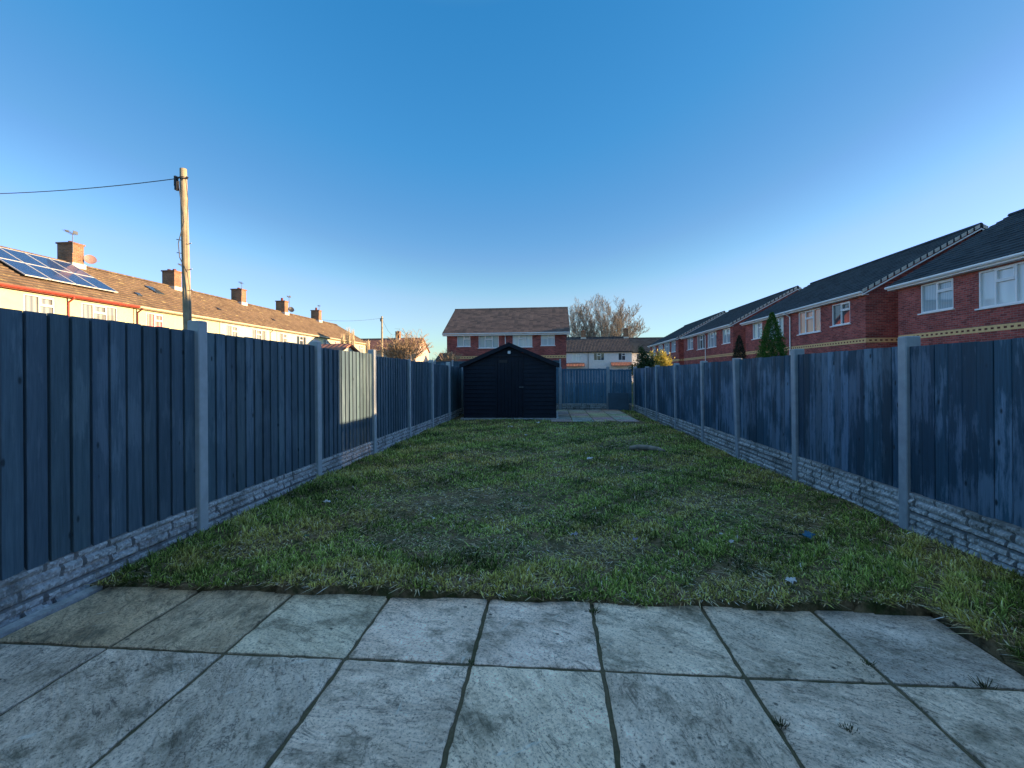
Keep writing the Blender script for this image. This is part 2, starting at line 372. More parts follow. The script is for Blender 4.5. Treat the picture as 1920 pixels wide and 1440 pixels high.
# lawn bed: undulating sheet inside the garden
def hz(x, y):
    h = .012*math.sin(2.1*x+1.3*y)+.010*math.sin(3.7*y-1.9*x+1)+.006*math.sin(7.3*x+5.1*y)
    if x > 1.8 and y < 5: h += .0*min(1, (x-1.8)/.5)*min(1, max(0, (5-y)/1.5))
    if x > 2.3: h -= .05*min(1, (x-2.3)/.5)*min(1, max(0, (y-5)/2))
    return h
def lawn_has(x, y):
    if x < -2.93 or x > 2.93 or y > 17.3: return False
    if y < 2.74: return x > 2.10
    if y > 13.4 and x < .1: return False
    return True
b = MB(); xs = np.concatenate([np.linspace(-2.96, 2.05, 100), np.linspace(2.07, 2.115, 8), np.linspace(2.13, 2.96, 18)]); ys = np.concatenate([np.linspace(-.3, 2.6, 30), np.linspace(2.64, 3.0, 24), np.linspace(3.05, 17.3, 170)])
idx = {}
for j, y in enumerate(ys):
    for i, x in enumerate(xs):
        z = hz(x, y)
        if x < 2.082+.006*math.sin(y*31) and y < 2.755+.02*math.sin(x*9): z = -.11
        idx[(i, j)] = len(b.v); b.v.append((x, y, z-.012))
for j in range(len(ys)-1):
    for i in range(len(xs)-1):
        b.f.append((idx[(i, j)], idx[(i+1, j)], idx[(i+1, j+1)], idx[(i, j+1)])); b.mi.append(0); b.tint.append((1, 1, 1))
lawn = b.build('lawn', 'soil', smooth=True); tag(lawn, 'damp earth bed of the lawn between the fences', 'lawn', kind='structure')

# ------------------------------------------------------------------ patios
def patio(name, xj, yj, z, label, tints, gap=.0105):
    b = MB(); b.tc = (1, 1, 1)
    of = []
    for i in range(len(xj)-1):
        for j in range(len(yj)-1):
            x0, x1, y0, y1 = xj[i]+gap, xj[i+1]-gap, yj[j]+gap, yj[j+1]-gap
            n0 = len(b.f); b.tc = tints(i, j)
            tz = [random.uniform(-.003, .003) for _ in range(4)]
            N = 14; vs = []; e = .012
            for q in range(N+1):
                for p in range(N+1):
                    u = p/N; t = q/N
                    # ragged chipped edges
                    jx = random.uniform(-.004, .004) if p in (0, N) else 0
                    jy = random.uniform(-.004, .004) if q in (0, N) else 0
                    zz = z+(tz[0]*(1-u)+tz[1]*u)*(1-t)+(tz[2]*(1-u)+tz[3]*u)*t
                    if p in (0, N) or q in (0, N): zz -= .005
                    uu = u if p not in (1, N-1) else (e/(x1-x0) if p == 1 else 1-e/(x1-x0))
                    tt = t if q not in (1, N-1) else (e/(y1-y0) if q == 1 else 1-e/(y1-y0))
                    vs.append((x0+(x1-x0)*uu+jx, y0+(y1-y0)*tt+jy, zz))
            ring = [p for p in range(N+1)]+[q*(N+1)+N for q in range(1, N+1)]+[N*(N+1)+p for p in range(N-1, -1, -1)]+[q*(N+1) for q in range(N-1, 0, -1)]
            m0 = len(vs); vs += [(vs[k][0], vs[k][1], z-.05) for k in ring]
            fs = [(q*(N+1)+p, q*(N+1)+p+1, (q+1)*(N+1)+p+1, (q+1)*(N+1)+p) for q in range(N) for p in range(N)]
            L = len(ring); fs += [(ring[(k+1) % L], ring[k], m0+k, m0+(k+1) % L) for k in range(L)]
            b.cur = 0; b.add(vs, fs)
            o_ = (random.uniform(0, 40), random.uniform(0, 40), 0); of += [o_]*(len(b.f)-n0)
    b.cur = 1; b.tc = (1, 1, 1); b.box(xj[0], xj[-1], yj[0], yj[-1], z-.049, z-.011); of += [(0, 0, 0)]*6
    o = b.build(name, ['slab', 'joint'])
    a = o.data.attributes.new('ofs', 'FLOAT_VECTOR', 'FACE'); a.data.foreach_set('vector', [c for t in of for c in t])
    a = o.data.attributes.new('ang', 'FLOAT', 'FACE'); a.data.foreach_set('value', [t[0]*1.37 % 2.2-.6 for t in of])
    tag(o, label, 'patio', kind='structure'); return o
def tint_front(i, j):
    k = random.uniform(.78, 1.12); t = (k, k*random.uniform(.96, .99), k*random.uniform(.95, 1.0))
    if j == 2 and i in (0, 1): t = (.66, .60, .48) if i == 0 else (.66, .63, .54)
    if j == 2 and i == 2: t = (.86, .9, .84)
    if j == 2 and i == 7: t = (.66, .68, .74)
    if i < 3 and j < 2: t = (.88*k, .90*k, .92*k)
    return t
patio('patio', [-2.86, -2.21, -1.60, -.99, -.385, .22, .845, 1.455, 2.075], [-.2, .62, 1.44, 2.145, 2.79], -.052,
      'pale grey riven slab patio in the foreground', lambda i, j: tint_front(i, j-1))
# concrete edging strip beside the left gravel boards
b = MB(); b.box(-2.935, -2.868, -.2, 2.8, -.1, -.04); tag(b.build('patio_edging', 'rock'), 'concrete edging strip between the patio and the left fence', 'kerb', kind='structure')
patio('rear_patio', [-.05, .55, 1.15, 1.75, 2.35], [12.75, 13.35, 13.95, 14.55, 15.15, 15.75, 16.35, 16.95], .012,
      'small weathered slab patio beside the shed at the far end', lambda i, j: tuple(c*random.uniform(.38, .62) for c in (.8, .86, .84)), .012)

# ------------------------------------------------------------------ fences
def rock_mesh(L, H, name):
    """rock-faced concrete gravel board: courses of split stone in relief, faces +x, runs along +y"""
    nx, nz = int(L/.012), 26
    rr = random.Random(zlib.crc32(name.encode()) % 1000)
    nr = max(3, round(H/.062)); rows = [H*q/nr+(rr.uniform(-.006, .006) if 0 < q < nr else 0) for q in range(nr+1)]
    joints = []
    for r in range(len(rows)-1):
        js = [0]; 
        while js[-1] < L: js.append(js[-1]+rr.choice([.09, .13, .17, .22, .27]))
        joints.append(js)
    b = MB(); dd_ = {}; gh = np.random.default_rng(rr.randint(0, 999)).random((nx+2, nz+2))
    bh = {}
    for k in range(nz+1):
        for i in range(nx+1):
            y = L*i/nx; z = H*k/nz
            r = max(q for q in range(len(rows)-1) if z >= rows[q]-1e-6)
            js = joints[r]; c = max(q for q in range(len(js)) if y >= js[q]-1e-6)
            nxt = js[c+1] if c+1 < len(js) else L+1
            d = min(z-rows[r], rows[r+1]-z, y-js[c], nxt-y)
            if (r, c) not in bh: bh[(r, c)] = rr.uniform(.010, .026)
            dd_[(i, k)] = d; h = bh[(r, c)]*min(1, max(0, (d-.004)/.012))+.008*(gh[i, k]-.5)*(1 if d > .006 else .2)
            edge = -.01 if k == nz else 0
            b.v.append((h+edge, y, z+(.006*(gh[i, 0]-.5) if k == nz else 0)))
    for k in range(nz):
        for i in range(nx):
            a = k*(nx+1)+i; b.f.append((a, a+1, a+nx+2, a+nx+1)); b.mi.append(0)
            q = min(dd_[(i, k)], dd_[(i+1, k)], dd_[(i, k+1)], dd_[(i+1, k+1)]); t_ = .42 if q < .003 else (.75+.4*gh[i, k]); b.tint.append((t_, t_, t_))
    n = len(b.v); b.add([(-.04, 0, 0), (-.04, L, 0), (-.04, L, H-.004), (-.04, 0, H-.004)], [(3, 2, 1, 0)])
    t = nz*(nx+1); b.f += [(t, t+nx, n+2, n+3)]; b.mi += [0]; b.tint += [(1, 1, 1)]
    return b

def feather_panel(L, z0, z1, worn=False):
    """feather-edge boards facing +x (thick edge towards -y), run along +y"""
    b = MB(); p = .131; n = max(1, round(L/p)); p = L/n
    for i in range(n):
        k = random.uniform(.74, 1.14); b.tc = (k, k*random.uniform(.97, 1.03), k*random.uniform(.97, 1.03))
        y0 = i*p; y1 = y0+p+.012; zt = z1+random.uniform(-.004, .004); zb = z0+random.uniform(-.008, .004)
        t0 = .021+random.uniform(-.003, .003); y0 += .009; y1 = (i+1)*p
        b.prism([(-.004, y0+.002), (t0-.002, y0), (t0, y0+.003), (.008, y1), (-.004, y1)], 'z', zb, zt)
    b.tc = (.35, .35, .35); b.box(-.012, -.005, 0, L, z0+.01, z1-.012); b.tc = (.8, .8, .8)
    for zr in (z0+.12, (z0+z1)/2, z1-.14): b.box(-.05, -.013, 0, L, zr, zr+.045)
    return b
def flat_panel(L, z0, z1):
    """the smooth back of a panel: wide flush boards with fine gaps, faces -x"""
    b = MB(); p = .122; n = max(1, round(L/p)); p = L/n
    for i in range(n):
        k = random.uniform(.68, 1.3); b.tc = (k, k, k*random.uniform(.98, 1.04))
        y0 = i*p+.0015; y1 = (i+1)*p-.0015; o = random.uniform(-.004, .004)
        b.prism([(o+.0025, y0), (o, y0+.004), (o-.0005, y1-.004), (o+.0025, y1), (.02, y1), (.02, y0)], 'z', z0+random.uniform(-.006, .004), z1+random.uniform(-.004, .004))
    b.tc = (.75, .75, .75); b.box(-.004, .03, -.002, .02, z0, z1); b.box(-.004, .03, L-.02, L+.002, z0, z1)
    b.box(.021, .05, 0, L, z1-.12, z1-.07); b.box(.021, .05, 0, L, z0+.1, z0+.15)
    return b

def fence_line(root, side, posts, panels, mats, post_top, zg, rocky, lean=None):
    """posts: y positions; panels[i] spans posts[i]..posts[i+1]; side -1 = left fence (faces +x), +1 = right fence (faces -x)"""
    X = 2.95*side
    for i, y in enumerate(posts):
        b = MB(); h = post_top[i]
        x0, x1 = (X-.11, X+.0) if side < 0 else (X, X+.12)
        b.bevbox(x0, x1, y-.05, y+.05, -.25, h, .007)
        o = b.build('fence_post', mats[0], root, world=True)
        if lean and lean[i]: 
            me = o.data
            for v_ in me.vertices: v_.co.x += lean[i]*max(0, v_.co.z)
    for i in range(len(posts)-1):
        y0, y1 = posts[i]+.05, posts[i+1]-.05; L = y1-y0
        z0, z1 = panels[i]
        b = (feather_panel if side < 0 else flat_panel)(L, z0, z1)
        o = b.build('fence_panel', mats[1], root); o.location = (X-(.050 if side < 0 else -.034)-root.location.x, y0-root.location.y, -root.location.z)
        if rocky[i]:
            H = z0-zg+.004; b = rock_mesh(L, H, 'r%d%d' % (i, side))
            if side > 0: b.v = [(-x, y, z) for x, y, z in b.v]; b.f = [tuple(reversed(f)) for f in b.f]
            o = b.build('gravel_board', mats[2], root); o.location = (X-(.040 if side < 0 else -.034)-root.location.x, y0-root.location.y, zg-root.location.z)
    return root
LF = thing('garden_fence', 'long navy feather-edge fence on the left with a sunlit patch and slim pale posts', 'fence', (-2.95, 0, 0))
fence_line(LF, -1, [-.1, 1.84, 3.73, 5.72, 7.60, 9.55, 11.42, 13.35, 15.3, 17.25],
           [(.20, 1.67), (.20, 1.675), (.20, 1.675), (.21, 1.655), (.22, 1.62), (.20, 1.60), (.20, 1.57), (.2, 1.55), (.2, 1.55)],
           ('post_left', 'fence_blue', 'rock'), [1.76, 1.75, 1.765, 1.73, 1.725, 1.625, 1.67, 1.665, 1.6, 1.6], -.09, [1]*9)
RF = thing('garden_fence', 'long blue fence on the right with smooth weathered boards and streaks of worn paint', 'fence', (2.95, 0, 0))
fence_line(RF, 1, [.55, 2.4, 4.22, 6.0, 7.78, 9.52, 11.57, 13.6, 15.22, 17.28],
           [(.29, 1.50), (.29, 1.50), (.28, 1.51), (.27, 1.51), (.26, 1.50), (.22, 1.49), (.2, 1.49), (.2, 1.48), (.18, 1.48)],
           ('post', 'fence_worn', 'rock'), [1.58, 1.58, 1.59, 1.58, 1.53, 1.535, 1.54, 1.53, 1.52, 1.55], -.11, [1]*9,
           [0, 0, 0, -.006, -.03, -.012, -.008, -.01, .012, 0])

# back fence across the garden (faces -y)
BF = thing('garden_fence', 'blue boarded fence across the far end of the garden behind the small patio', 'fence', (0, 17.4, 0))
def rot_panel(b): b.v = [(y, x, z) for x, y, z in b.v]; b.f = [tuple(reversed(f)) for f in b.f]; return b
for x, wd in ((-2.95, .1), (-1.0, .1), (.30, .11), (2.05, .12)):
    b = MB(); b.bevbox(x-wd/2, x+wd/2, 17.34, 17.45, -.2, 1.56, .008); b.build('fence_post', 'post', BF, world=True)
for x0, x1, z1 in ((-2.9, -1.05, 1.5), (-.95, .24, 1.5), (.355, 1.99, 1.50), (2.11, 2.90, 1.46)):
    b = MB(); n = round((x1-x0)/.1); p = (x1-x0)/n
    for i in range(n):
        k = random.uniform(.75, 1.15); b.tc = (k, k, k)
        b.prism([(x0+i*p+.004, 17.385+random.uniform(-.008, .004)), (x0+(i+1)*p-.004, 17.38), (x0+(i+1)*p-.004, 17.40), (x0+i*p+.004, 17.40)], 'z', .2, z1+random.uniform(-.01, .005))
    b.tc = (.8, .8, .8); b.box(x0, x1, 17.37, 17.384, z1-.07, z1-.01)
    b.build('fence_panel', 'fence_far', BF, world=True)
    b = rock_mesh(x1-x0, .27, 'bk%g' % x0); b.v = [(y, -x, z) for x, y, z in b.v]
    o = b.build('gravel_board', 'rock', BF); o.location = (x0, 17.375-17.4, -.06)

# the neighbour's fence seen past the shed
NF = thing('garden_fence', 'distant blue-grey fence of a neighbour seen left of the dark shed roof', 'fence', (-5, 23, 0))
for x in (-9.5, -7.6, -5.85, -4.95, -3.2, -1.4, .4):
    b = MB(); b.bevbox(x-.04, x+.04, 22.95, 23.05, -.12, 2.04, .006); b.build('fence_post', 'post', NF, world=True)
for x0, x1 in ((-9.46, -7.64), (-7.56, -5.89), (-5.81, -4.99), (-4.91, -3.24), (-3.16, -1.44), (-1.36, .36)):
    b = MB(); n = round((x1-x0)/.14); p = (x1-x0)/n
    for i in range(n): k = random.uniform(.5, .8); b.tc = (k, k, k); b.box(x0+i*p, x0+(i+1)*p-.004, 23, 23.02, 0, 1.93)
    b.tc = (.5, .5, .5); b.box(x0, x1, 22.98, 23.04, 1.93, 1.98); b.build('fence_panel', 'fence_far', NF, world=True)

# ------------------------------------------------------------------ shed
SX0, SX1, SY0, SY1 = -2.57, .10, 13.55, 15.9
SH = thing('garden_shed', 'black painted timber shed with a shallow pitched felt roof at the end of the lawn', 'shed', ((SX0+SX1)/2, SY0, .02))
mx = (SX0+SX1)/2
b = MB()
def roofz(x): return 1.56+(2.12-1.56)*(1-abs(x-mx)/((SX1-SX0)/2))
DX0, DX1 = mx-.36, mx+.38
z = .04; i = 0
while z < 2.14:
    z1 = z+.118; t = .020
    # clip the board to the gable
    def xr(zz):
        if zz <= 1.56: return SX0, SX1
        k = (zz-1.56)/(2.12-1.56); hw = (SX1-SX0)/2*(1-k); return mx-hw, mx+hw
    a0, a1 = xr(z); c0, c1 = xr(min(z1, 2.119))
    segs = [(a0, a1, c0, c1)]
    if z1 < 1.80: segs = [(a0, DX0, c0, DX0), (DX1, a1, DX1, c1)]
    k = random.uniform(.8, 1.2)
    for p0, p1, q0, q1 in segs:
        if p1-p0 < .01: continue
        y = SY0
        b.add([(p0, y-t, z), (p1, y-t, z), (q1, y-.006, z1-.004), (q0, y-.006, z1-.004), (p0, y+.01, z), (p1, y+.01, z), (q1, y+.01, z1-.004), (q0, y+.01, z1-.004)],
              [(0, 1, 2, 3), (4, 7, 6, 5), (0, 4, 5, 1), (3, 2, 6, 7), (0, 3, 7, 4), (1, 5, 6, 2)])
    z = z1
b.quad((SX0, SY0, 0), (SX0, SY1, 0), (SX0, SY1, 1.56), (SX0, SY0, 1.56)); b.quad((SX1, SY0, 0), (SX1, SY1, 0), (SX1, SY1, 1.56), (SX1, SY0, 1.56))
for k in range(13):
    zz = .04+k*.118
    for xx, s_ in ((SX0, -1), (SX1, 1)):
        b.add([(xx+s_*.02, SY0, zz), (xx+s_*.02, SY1, zz), (xx+s_*.006, SY1, zz+.114), (xx+s_*.006, SY0, zz+.114), (xx, SY0, zz), (xx, SY1, zz)], [(0, 1, 2, 3), (0, 4, 5, 1)])
b.add([(SX0, SY1, 0), (SX1, SY1, 0), (SX1, SY1, 1.56), (mx, SY1, 2.12), (SX0, SY1, 1.56)], [(0, 1, 2, 3, 4)])
b.box(SX0-.02, SX0+.03, SY0-.028, SY0-.001, .03, 1.6); b.box(SX1-.03, SX1+.02, SY0-.028, SY0-.001, .03, 1.6)
b.build('wall', 'shed', SH, world=True)
b = MB()
for s_ in (-1, 1):
    e = mx+s_*((SX1-SX0)/2+.10); ze = 1.56-.04
    b.add([(mx, SY0-.10, 2.20), (e, SY0-.10, ze+.06), (e, SY1+.08, ze+.06), (mx, SY1+.08, 2.20), (mx, SY0-.10, 2.16), (e, SY0-.10, ze), (e, SY1+.08, ze), (mx, SY1+.08, 2.16)],
          [(0, 1, 2, 3) if s_ < 0 else (3, 2, 1, 0), (0, 4, 5, 1), (1, 5, 6, 2), (7, 6, 5, 4), (3, 2, 6, 7)])
rf = b.build('roof', 'felt', SH, world=True)
b = MB()
for s_ in (-1, 1):
    e = mx+s_*((SX1-SX0)/2+.12)
    b.add([(mx, SY0-.135, 2.225), (e, SY0-.135, 1.60), (e, SY0-.135, 1.48), (mx, SY0-.135, 2.11), (mx, SY0-.105, 2.225), (e, SY0-.105, 1.60), (e, SY0-.105, 1.48), (mx, SY0-.105, 2.11)],
          [(0, 1, 2, 3), (4, 7, 6, 5), (0, 4, 5, 1), (2, 6, 7, 3), (1, 5, 6, 2)])
b.build('bargeboard', 'shed', rf)
bpy.context.view_layer.update()
rf.children[0].location = (-SH.location.x, -SH.location.y, -SH.location.z)
b = MB(); n = 7; p = (DX1-DX0-.02)/n
for i in range(n):
    k = random.uniform(.9, 1.4); b.tc = (k, k, k); b.box(DX0+.01+i*p+.003, DX0+.01+(i+1)*p-.003, SY0-.022, SY0-.004, .06, 1.79)
b.box(DX0-.03, DX0+.005, SY0-.03, SY0-.001, .03, 1.82); b.box(DX1-.005, DX1+.03, SY0-.03, SY0-.001, .03, 1.82); b.box(DX0-.03, DX1+.03, SY0-.03, SY0-.001, 1.82, 1.87)
dr = b.build('door', 'shed', SH, world=True)
b = MB(); b.bevbox(DX1-.10-SH.location.x, DX1+.03-SH.location.x, -.045, -.032, .89, .92, .003); b.build('handle', 'dull_metal', dr)
b = MB(); b.box(DX0+.06-SH.location.x, DX0+.30-SH.location.x, -.03, -.023, 1.62, 1.70); b.build('hinge_plate', 'black_pl', dr)
b = MB(); b.bevbox(mx-.04, mx+.04, SY0-.075, SY0-.02, 1.90, 1.98, .006); b.build('lamp', 'white', SH, world=True)
b = MB(); b.box(SX0-.1, SX1+.08, SY0-.14, SY1+.1, -.1, .028); tag(b.build('shed_base', 'rock'), 'thin concrete base slab under the shed', 'slab', kind='structure')

# ------------------------------------------------------------------ houses
def window(parent, x0, x1, z0, z1, cols, glass, frame='white', sill=True, rec=.05):
    """cols: list of (fraction, has_top_light) ; local facade plane y=0, faces -y"""
    b = MB(); fw = .055; y0, y1 = rec-.03, rec+.04
    b.box(x0, x1, y0, y1, z1-fw, z1); b.box(x0, x1, y0, y1, z0, z0+fw)
    b.box(x0, x0+fw, y0, y1, z0+fw, z1-fw); b.box(x1-fw, x1, y0, y1, z0+fw, z1-fw)
    tot = sum(c[0] for c in cols); x = x0
    for i, (fr, top) in enumerate(cols):
        xa = x; x = x+(x1-x0)*fr/tot
        L = xa+(fw if i == 0 else .03); Rr = x-(fw if i == len(cols)-1 else .03)
        if i < len(cols)-1: b.box(x-.03, x+.03, y0, y1, z0+fw, z1-fw)
        s_ = .04; zt = z1-fw
        if top:
            zt = z1-(z1-z0)*.36; b.box(L, Rr, y0, y1, zt-.03, zt+.03)
            for q in ((L, Rr, z1-fw-s_, z1-fw), (L, Rr, zt+.03, zt+.03+s_), (L, L+s_, zt+.03+s_, z1-fw-s_), (Rr-s_, Rr, zt+.03+s_, z1-fw-s_)):
                b.box(q[0], q[1], y0-.012, y1-.01, q[2], q[3])
    f = b.build('window', frame, parent)
    b = MB(); b.quad((x0+.02, rec+.035, z0+.02), (x1-.02, rec+.035, z0+.02), (x1-.02, rec+.035, z1-.02), (x0+.02, rec+.035, z1-.02))
    b.build('pane', glass, f)
    if sill:
        b = MB(); b.box(x0-.07, x1+.07, -.07, rec-.031, z0-.05, z0-.002); b.build('sill', frame, f)
    return f

def roof_mesh(x0, x1, d, zf, zr, oh, step=.30, lift=.045, th=.10):
    """gable roof, ridge along x; front eave at y=-oh"""
    yr = d/2; run = yr+oh; ze = zf; n = max(6, int(math.hypot(run, zr-ze)/step))
    top = []
    for i in range(n):
        y = -oh+run*i/n; z_ = ze+(zr-ze)*i/n
        y2 = -oh+run*(i+1)/n; z2 = ze+(zr-ze)*(i+1)/n
        top += [(y, z_+lift), (y2-.004, z2+.002)]
    back = [(d-y, z_) for y, z_ in reversed(top)]
    b = MB(); pr = top+back; 
    # surfaces as strips (front, back), closed with soffit; n-gon-free ends built as quads
    low = [(-oh, ze-th+.05), (yr, zr-th), (d+oh, ze-th+.05)]
    for (ya, za), (yb, zb) in zip(pr[:-1], pr[1:]): b.quad((x0, ya, za), (x1, ya, za), (x1, yb, zb), (x0, yb, zb))
    for (ya, za), (yb, zb) in zip(low[:-1], low[1:]): b.quad((x0, yb, zb), (x1, yb, zb), (x1, ya, za), (x0, ya, za))
    b.quad((x0, low[0][0], low[0][1]), (x1, low[0][0], low[0][1]), (x1, pr[0][0], pr[0][1]), (x0, pr[0][0], pr[0][1]))
    b.quad((x0, pr[-1][0], pr[-1][1]), (x1, pr[-1][0], pr[-1][1]), (x1, low[2][0], low[2][1]), (x0, low[2][0], low[2][1]))
    for x, fl in ((x0, 0), (x1, 1)):
        for half in (pr[:len(top)], pr[len(top):]):
            for (ya, za), (yb, zb) in zip(half[:-1], half[1:]):
                def lo(y): 
                    t = abs(y-yr)/(yr+oh); return zr-th+((ze-th+.05)-(zr-th))*t
                if abs(yb-ya) < .006: continue
                q = [(x, ya, lo(ya)), (x, yb, lo(yb)), (x, yb, zb), (x, ya, za)]
                b.quad(*(q if fl else q[::-1]))
    # ridge tiles
    k = max(1, int((x1-x0)/.45)); p = (x1-x0)/k
    for i in range(k):
        a, c = x0+i*p, x0+(i+1)*p-.012; r_ = .11
        pts = [(yr-r_*1.1, zr-.02), (yr-r_*.6, zr+.075), (yr, zr+.10), (yr+r_*.6, zr+.075), (yr+r_*1.1, zr-.02)]
        for (ya, za), (yb, zb) in zip(pts[:-1], pts[1:]): b.quad((a, ya, za), (c, ya, za), (c, yb, zb), (a, yb, zb))
        b.add([(a, y_, z_) for y_, z_ in pts], [(0, 1, 2, 3, 4)]); b.add([(c, y_, z_) for y_, z_ in pts], [(4, 3, 2, 1, 0)])
    return b

def house(name, label, cat, loc, rz, W, D, ze, zr, wins, wallm, roofm, group=None, oh=.32, side=(.25, .25), zg=-.12, band=None,
          gutter='white', fascia='white', fdepth=.17, pipes=(), chimneys=(), verge=None, chim_m='brick_old', soffit=True, split=None, gable_m=None):
    t = thing(name, label, cat, loc, rz, group)
    # wall with openings
    b = MB(); xs_ = sorted({0, W, *[w_[0] for w_ in wins], *[w_[1] for w_ in wins]}); zs_ = sorted({zg, ze, *[w_[2] for w_ in wins], *[w_[3] for w_ in wins]})
    for i in range(len(xs_)-1):
        for j in range(len(zs_)-1):
            cx, cz = (xs_[i]+xs_[i+1])/2, (zs_[j]+zs_[j+1])/2
            if any(w_[0] < cx < w_[1] and w_[2] < cz < w_[3] for w_ in wins): continue
            b.quad((xs_[i], 0, zs_[j]), (xs_[i+1], 0, zs_[j]), (xs_[i+1], 0, zs_[j+1]), (xs_[i], 0, zs_[j+1]))
    for w_ in wins:
        x0, x1, z0, z1 = w_[:4]; r_ = .14
        b.quad((x0, 0, z0), (x0, r_, z0), (x0, r_, z1), (x0, 0, z1)); b.quad((x1, r_, z0), (x1, 0, z0), (x1, 0, z1), (x1, r_, z1))
        b.quad((x0, 0, z1), (x0, r_, z1), (x1, r_, z1), (x1, 0, z1)); b.quad((x0, r_, z0), (x0, 0, z0), (x1, 0, z0), (x1, r_, z0))
        b.quad((x0-.02, .139, z0-.02), (x1+.02, .139, z0-.02), (x1+.02, .139, z1+.02), (x0-.02, .139, z1+.02))
    s_in = (zr-ze)/(D/2+oh); zw = ze+s_in*oh
    zt = lambda y: min(zr, ze+s_in*(oh+(y if y < D/2 else D-y)))-.09
    for x, fl in ((0, 0), (W, 1)):
        q = [(x, 0, zg), (x, D, zg), (x, D, zt(D)), (x, D/2, zt(D/2)), (x, 0, zt(0))]
        b.add(q, [(0, 1, 2, 3, 4) if fl else (4, 3, 2, 1, 0)])
    b.quad((W, D, zg), (0, D, zg), (0, D, ze), (W, D, ze))
    b.quad((0, 0, ze), (W, 0, ze), (W, 0, zt(0)), (0, 0, zt(0)))
    b.build('wall', wallm, t)
    rf = roof_mesh(-side[0], W+side[1], D, ze, zr, oh).build('roof', roofm, t)
    # fascia, soffit, gutter
    b = MB(); b.box(-side[0]+.01, W+side[1]-.01, -oh+.035, -oh+.06, ze-fdepth, ze-.012)
    if soffit: b.box(-side[0]+.01, W+side[1]-.01, -oh+.0605, -.002, ze-fdepth, ze-fdepth+.02)
    b.build('fascia', fascia, t)
    b = MB(); b.prism([(-oh-.075, ze-.015), (-oh-.085, ze-.06), (-oh-.05, ze-.11), (-oh-.005, ze-.11), (-oh+.03, ze-.06), (-oh+.03, ze-.015)], 'x', -side[0], W+side[1])
    b.build('gutter', gutter, t)
    for (px_, pm) in pipes:
        b = MB(); b.path([(px_, -oh-.03, ze-.09), (px_, -oh-.03, ze-.16), (px_, -.06, ze-.34), (px_, -.06, zg)], .038, 10); b.build('downpipe', pm, t)
    if band:
        z0, z1 = band; h = (z1-z0)/3; b = MB()
        for (xa, xb, ya, yb, ax) in ((-.004, W+.004, -.004, .03, 0), (W-.03, W+.004, .031, D-.5, 1)):
            b.cur = 0; b.box(xa, xb, ya, yb, z0, z0+h); b.box(xa, xb, ya, yb, z1-h, z1)
            L = (xb-xa) if ax == 0 else (yb-ya); n = int(L/.1125)
            for i in range(n):
                b.cur = i % 2; q0 = L*i/n; q1 = L*(i+1)/n; o_ = .0 if i % 2 == 0 else .012
                if ax == 0: b.box(xa+q0, xa+q1, ya+o_*.3, yb, z0+h, z1-h)
                else: b.box(xa, xb-o_*.3, ya+q0, ya+q1, z0+h, z1-h)
        b.build('brick_band', ['buff', 'brick_plain'], t)
    if verge:
        for x in verge:                                   # mortar-bedded verge with exposed tile ends, and a white bargeboard
            xo = W+side[1] if x else -side[0]; s_ = 1 if x else -1
            run = D/2+oh; n = max(6, int(math.hypot(run, zr-ze)/.30))
            for hf in (0, 1):
                b = MB()
                for i in range(n):
                    f0, f1 = i/n+.05/n, (i+.72)/n
                    ya, yb = -oh+run*f0, -oh+run*f1; za, zb = ze+(zr-ze)*f0, ze+(zr-ze)*f1
                    if hf: ya, yb = D-yb, D-ya; za, zb = zb, za
                    xa, xb = (xo+.002, xo+.03) if x else (xo-.03, xo-.002)
                    b.add([(xa, ya, za-.10), (xb, ya, za-.10), (xb, yb, zb-.10), (xa, yb, zb-.10), (xa, ya, za+.05), (xb, ya, za+.05), (xb, yb, zb+.05), (xa, yb, zb+.05)],
                          [(0,3,2,1),(4,5,6,7),(0,1,5,4),(1,2,6,5),(2,3,7,6),(3,0,4,7)])
                b.build('verge', 'mortar_verge', rf)
            b = MB(); xa, xb = (xo-.02, xo+.012) if x else (xo-.012, xo+.02)
            for (ya, za, yb, zb) in ((-oh, ze, D/2, zr), (D+oh, ze, D/2, zr)):
                b.add([(xa, ya, za-.21), (xb, ya, za-.21), (xb, yb, zb-.21), (xa, yb, zb-.21), (xa, ya, za-.15), (xb, ya, za-.15), (xb, yb, zb-.15), (xa, yb, zb-.15)],
                      [(0,3,2,1),(4,5,6,7),(0,1,5,4),(1,2,6,5),(2,3,7,6),(3,0,4,7)])
            b.build('bargeboard', fascia, t)
    for ch in chimneys:
        x, w_, h, ex = ch
        b = MB(); yr = D/2; b.box(x-w_/2, x+w_/2, yr-.45, yr+.45, zr-.6, zr+h-.08)
        b.box(x-w_/2-.05, x+w_/2+.05, yr-.50, yr+.50, zr+h-.08, zr+h)
        c = b.build('chimney', chim_m, t)
        b = MB(); b.box(x-w_/2-.06, x+w_/2+.06, yr-.52, yr+.52, zr-.4, zr+.0); b.build('flashing', 'mortar_verge', c)
        b = MB()
        for dy in ((-.2, .2) if 'p' in ex else (0,)):
            b.tube((x, yr+dy, zr+h), (x, yr+dy, zr+h+(.3 if 'P' in ex else .13)), .12, .10, 12)
        b.build('chimney_pot', 'brick_plain', c)
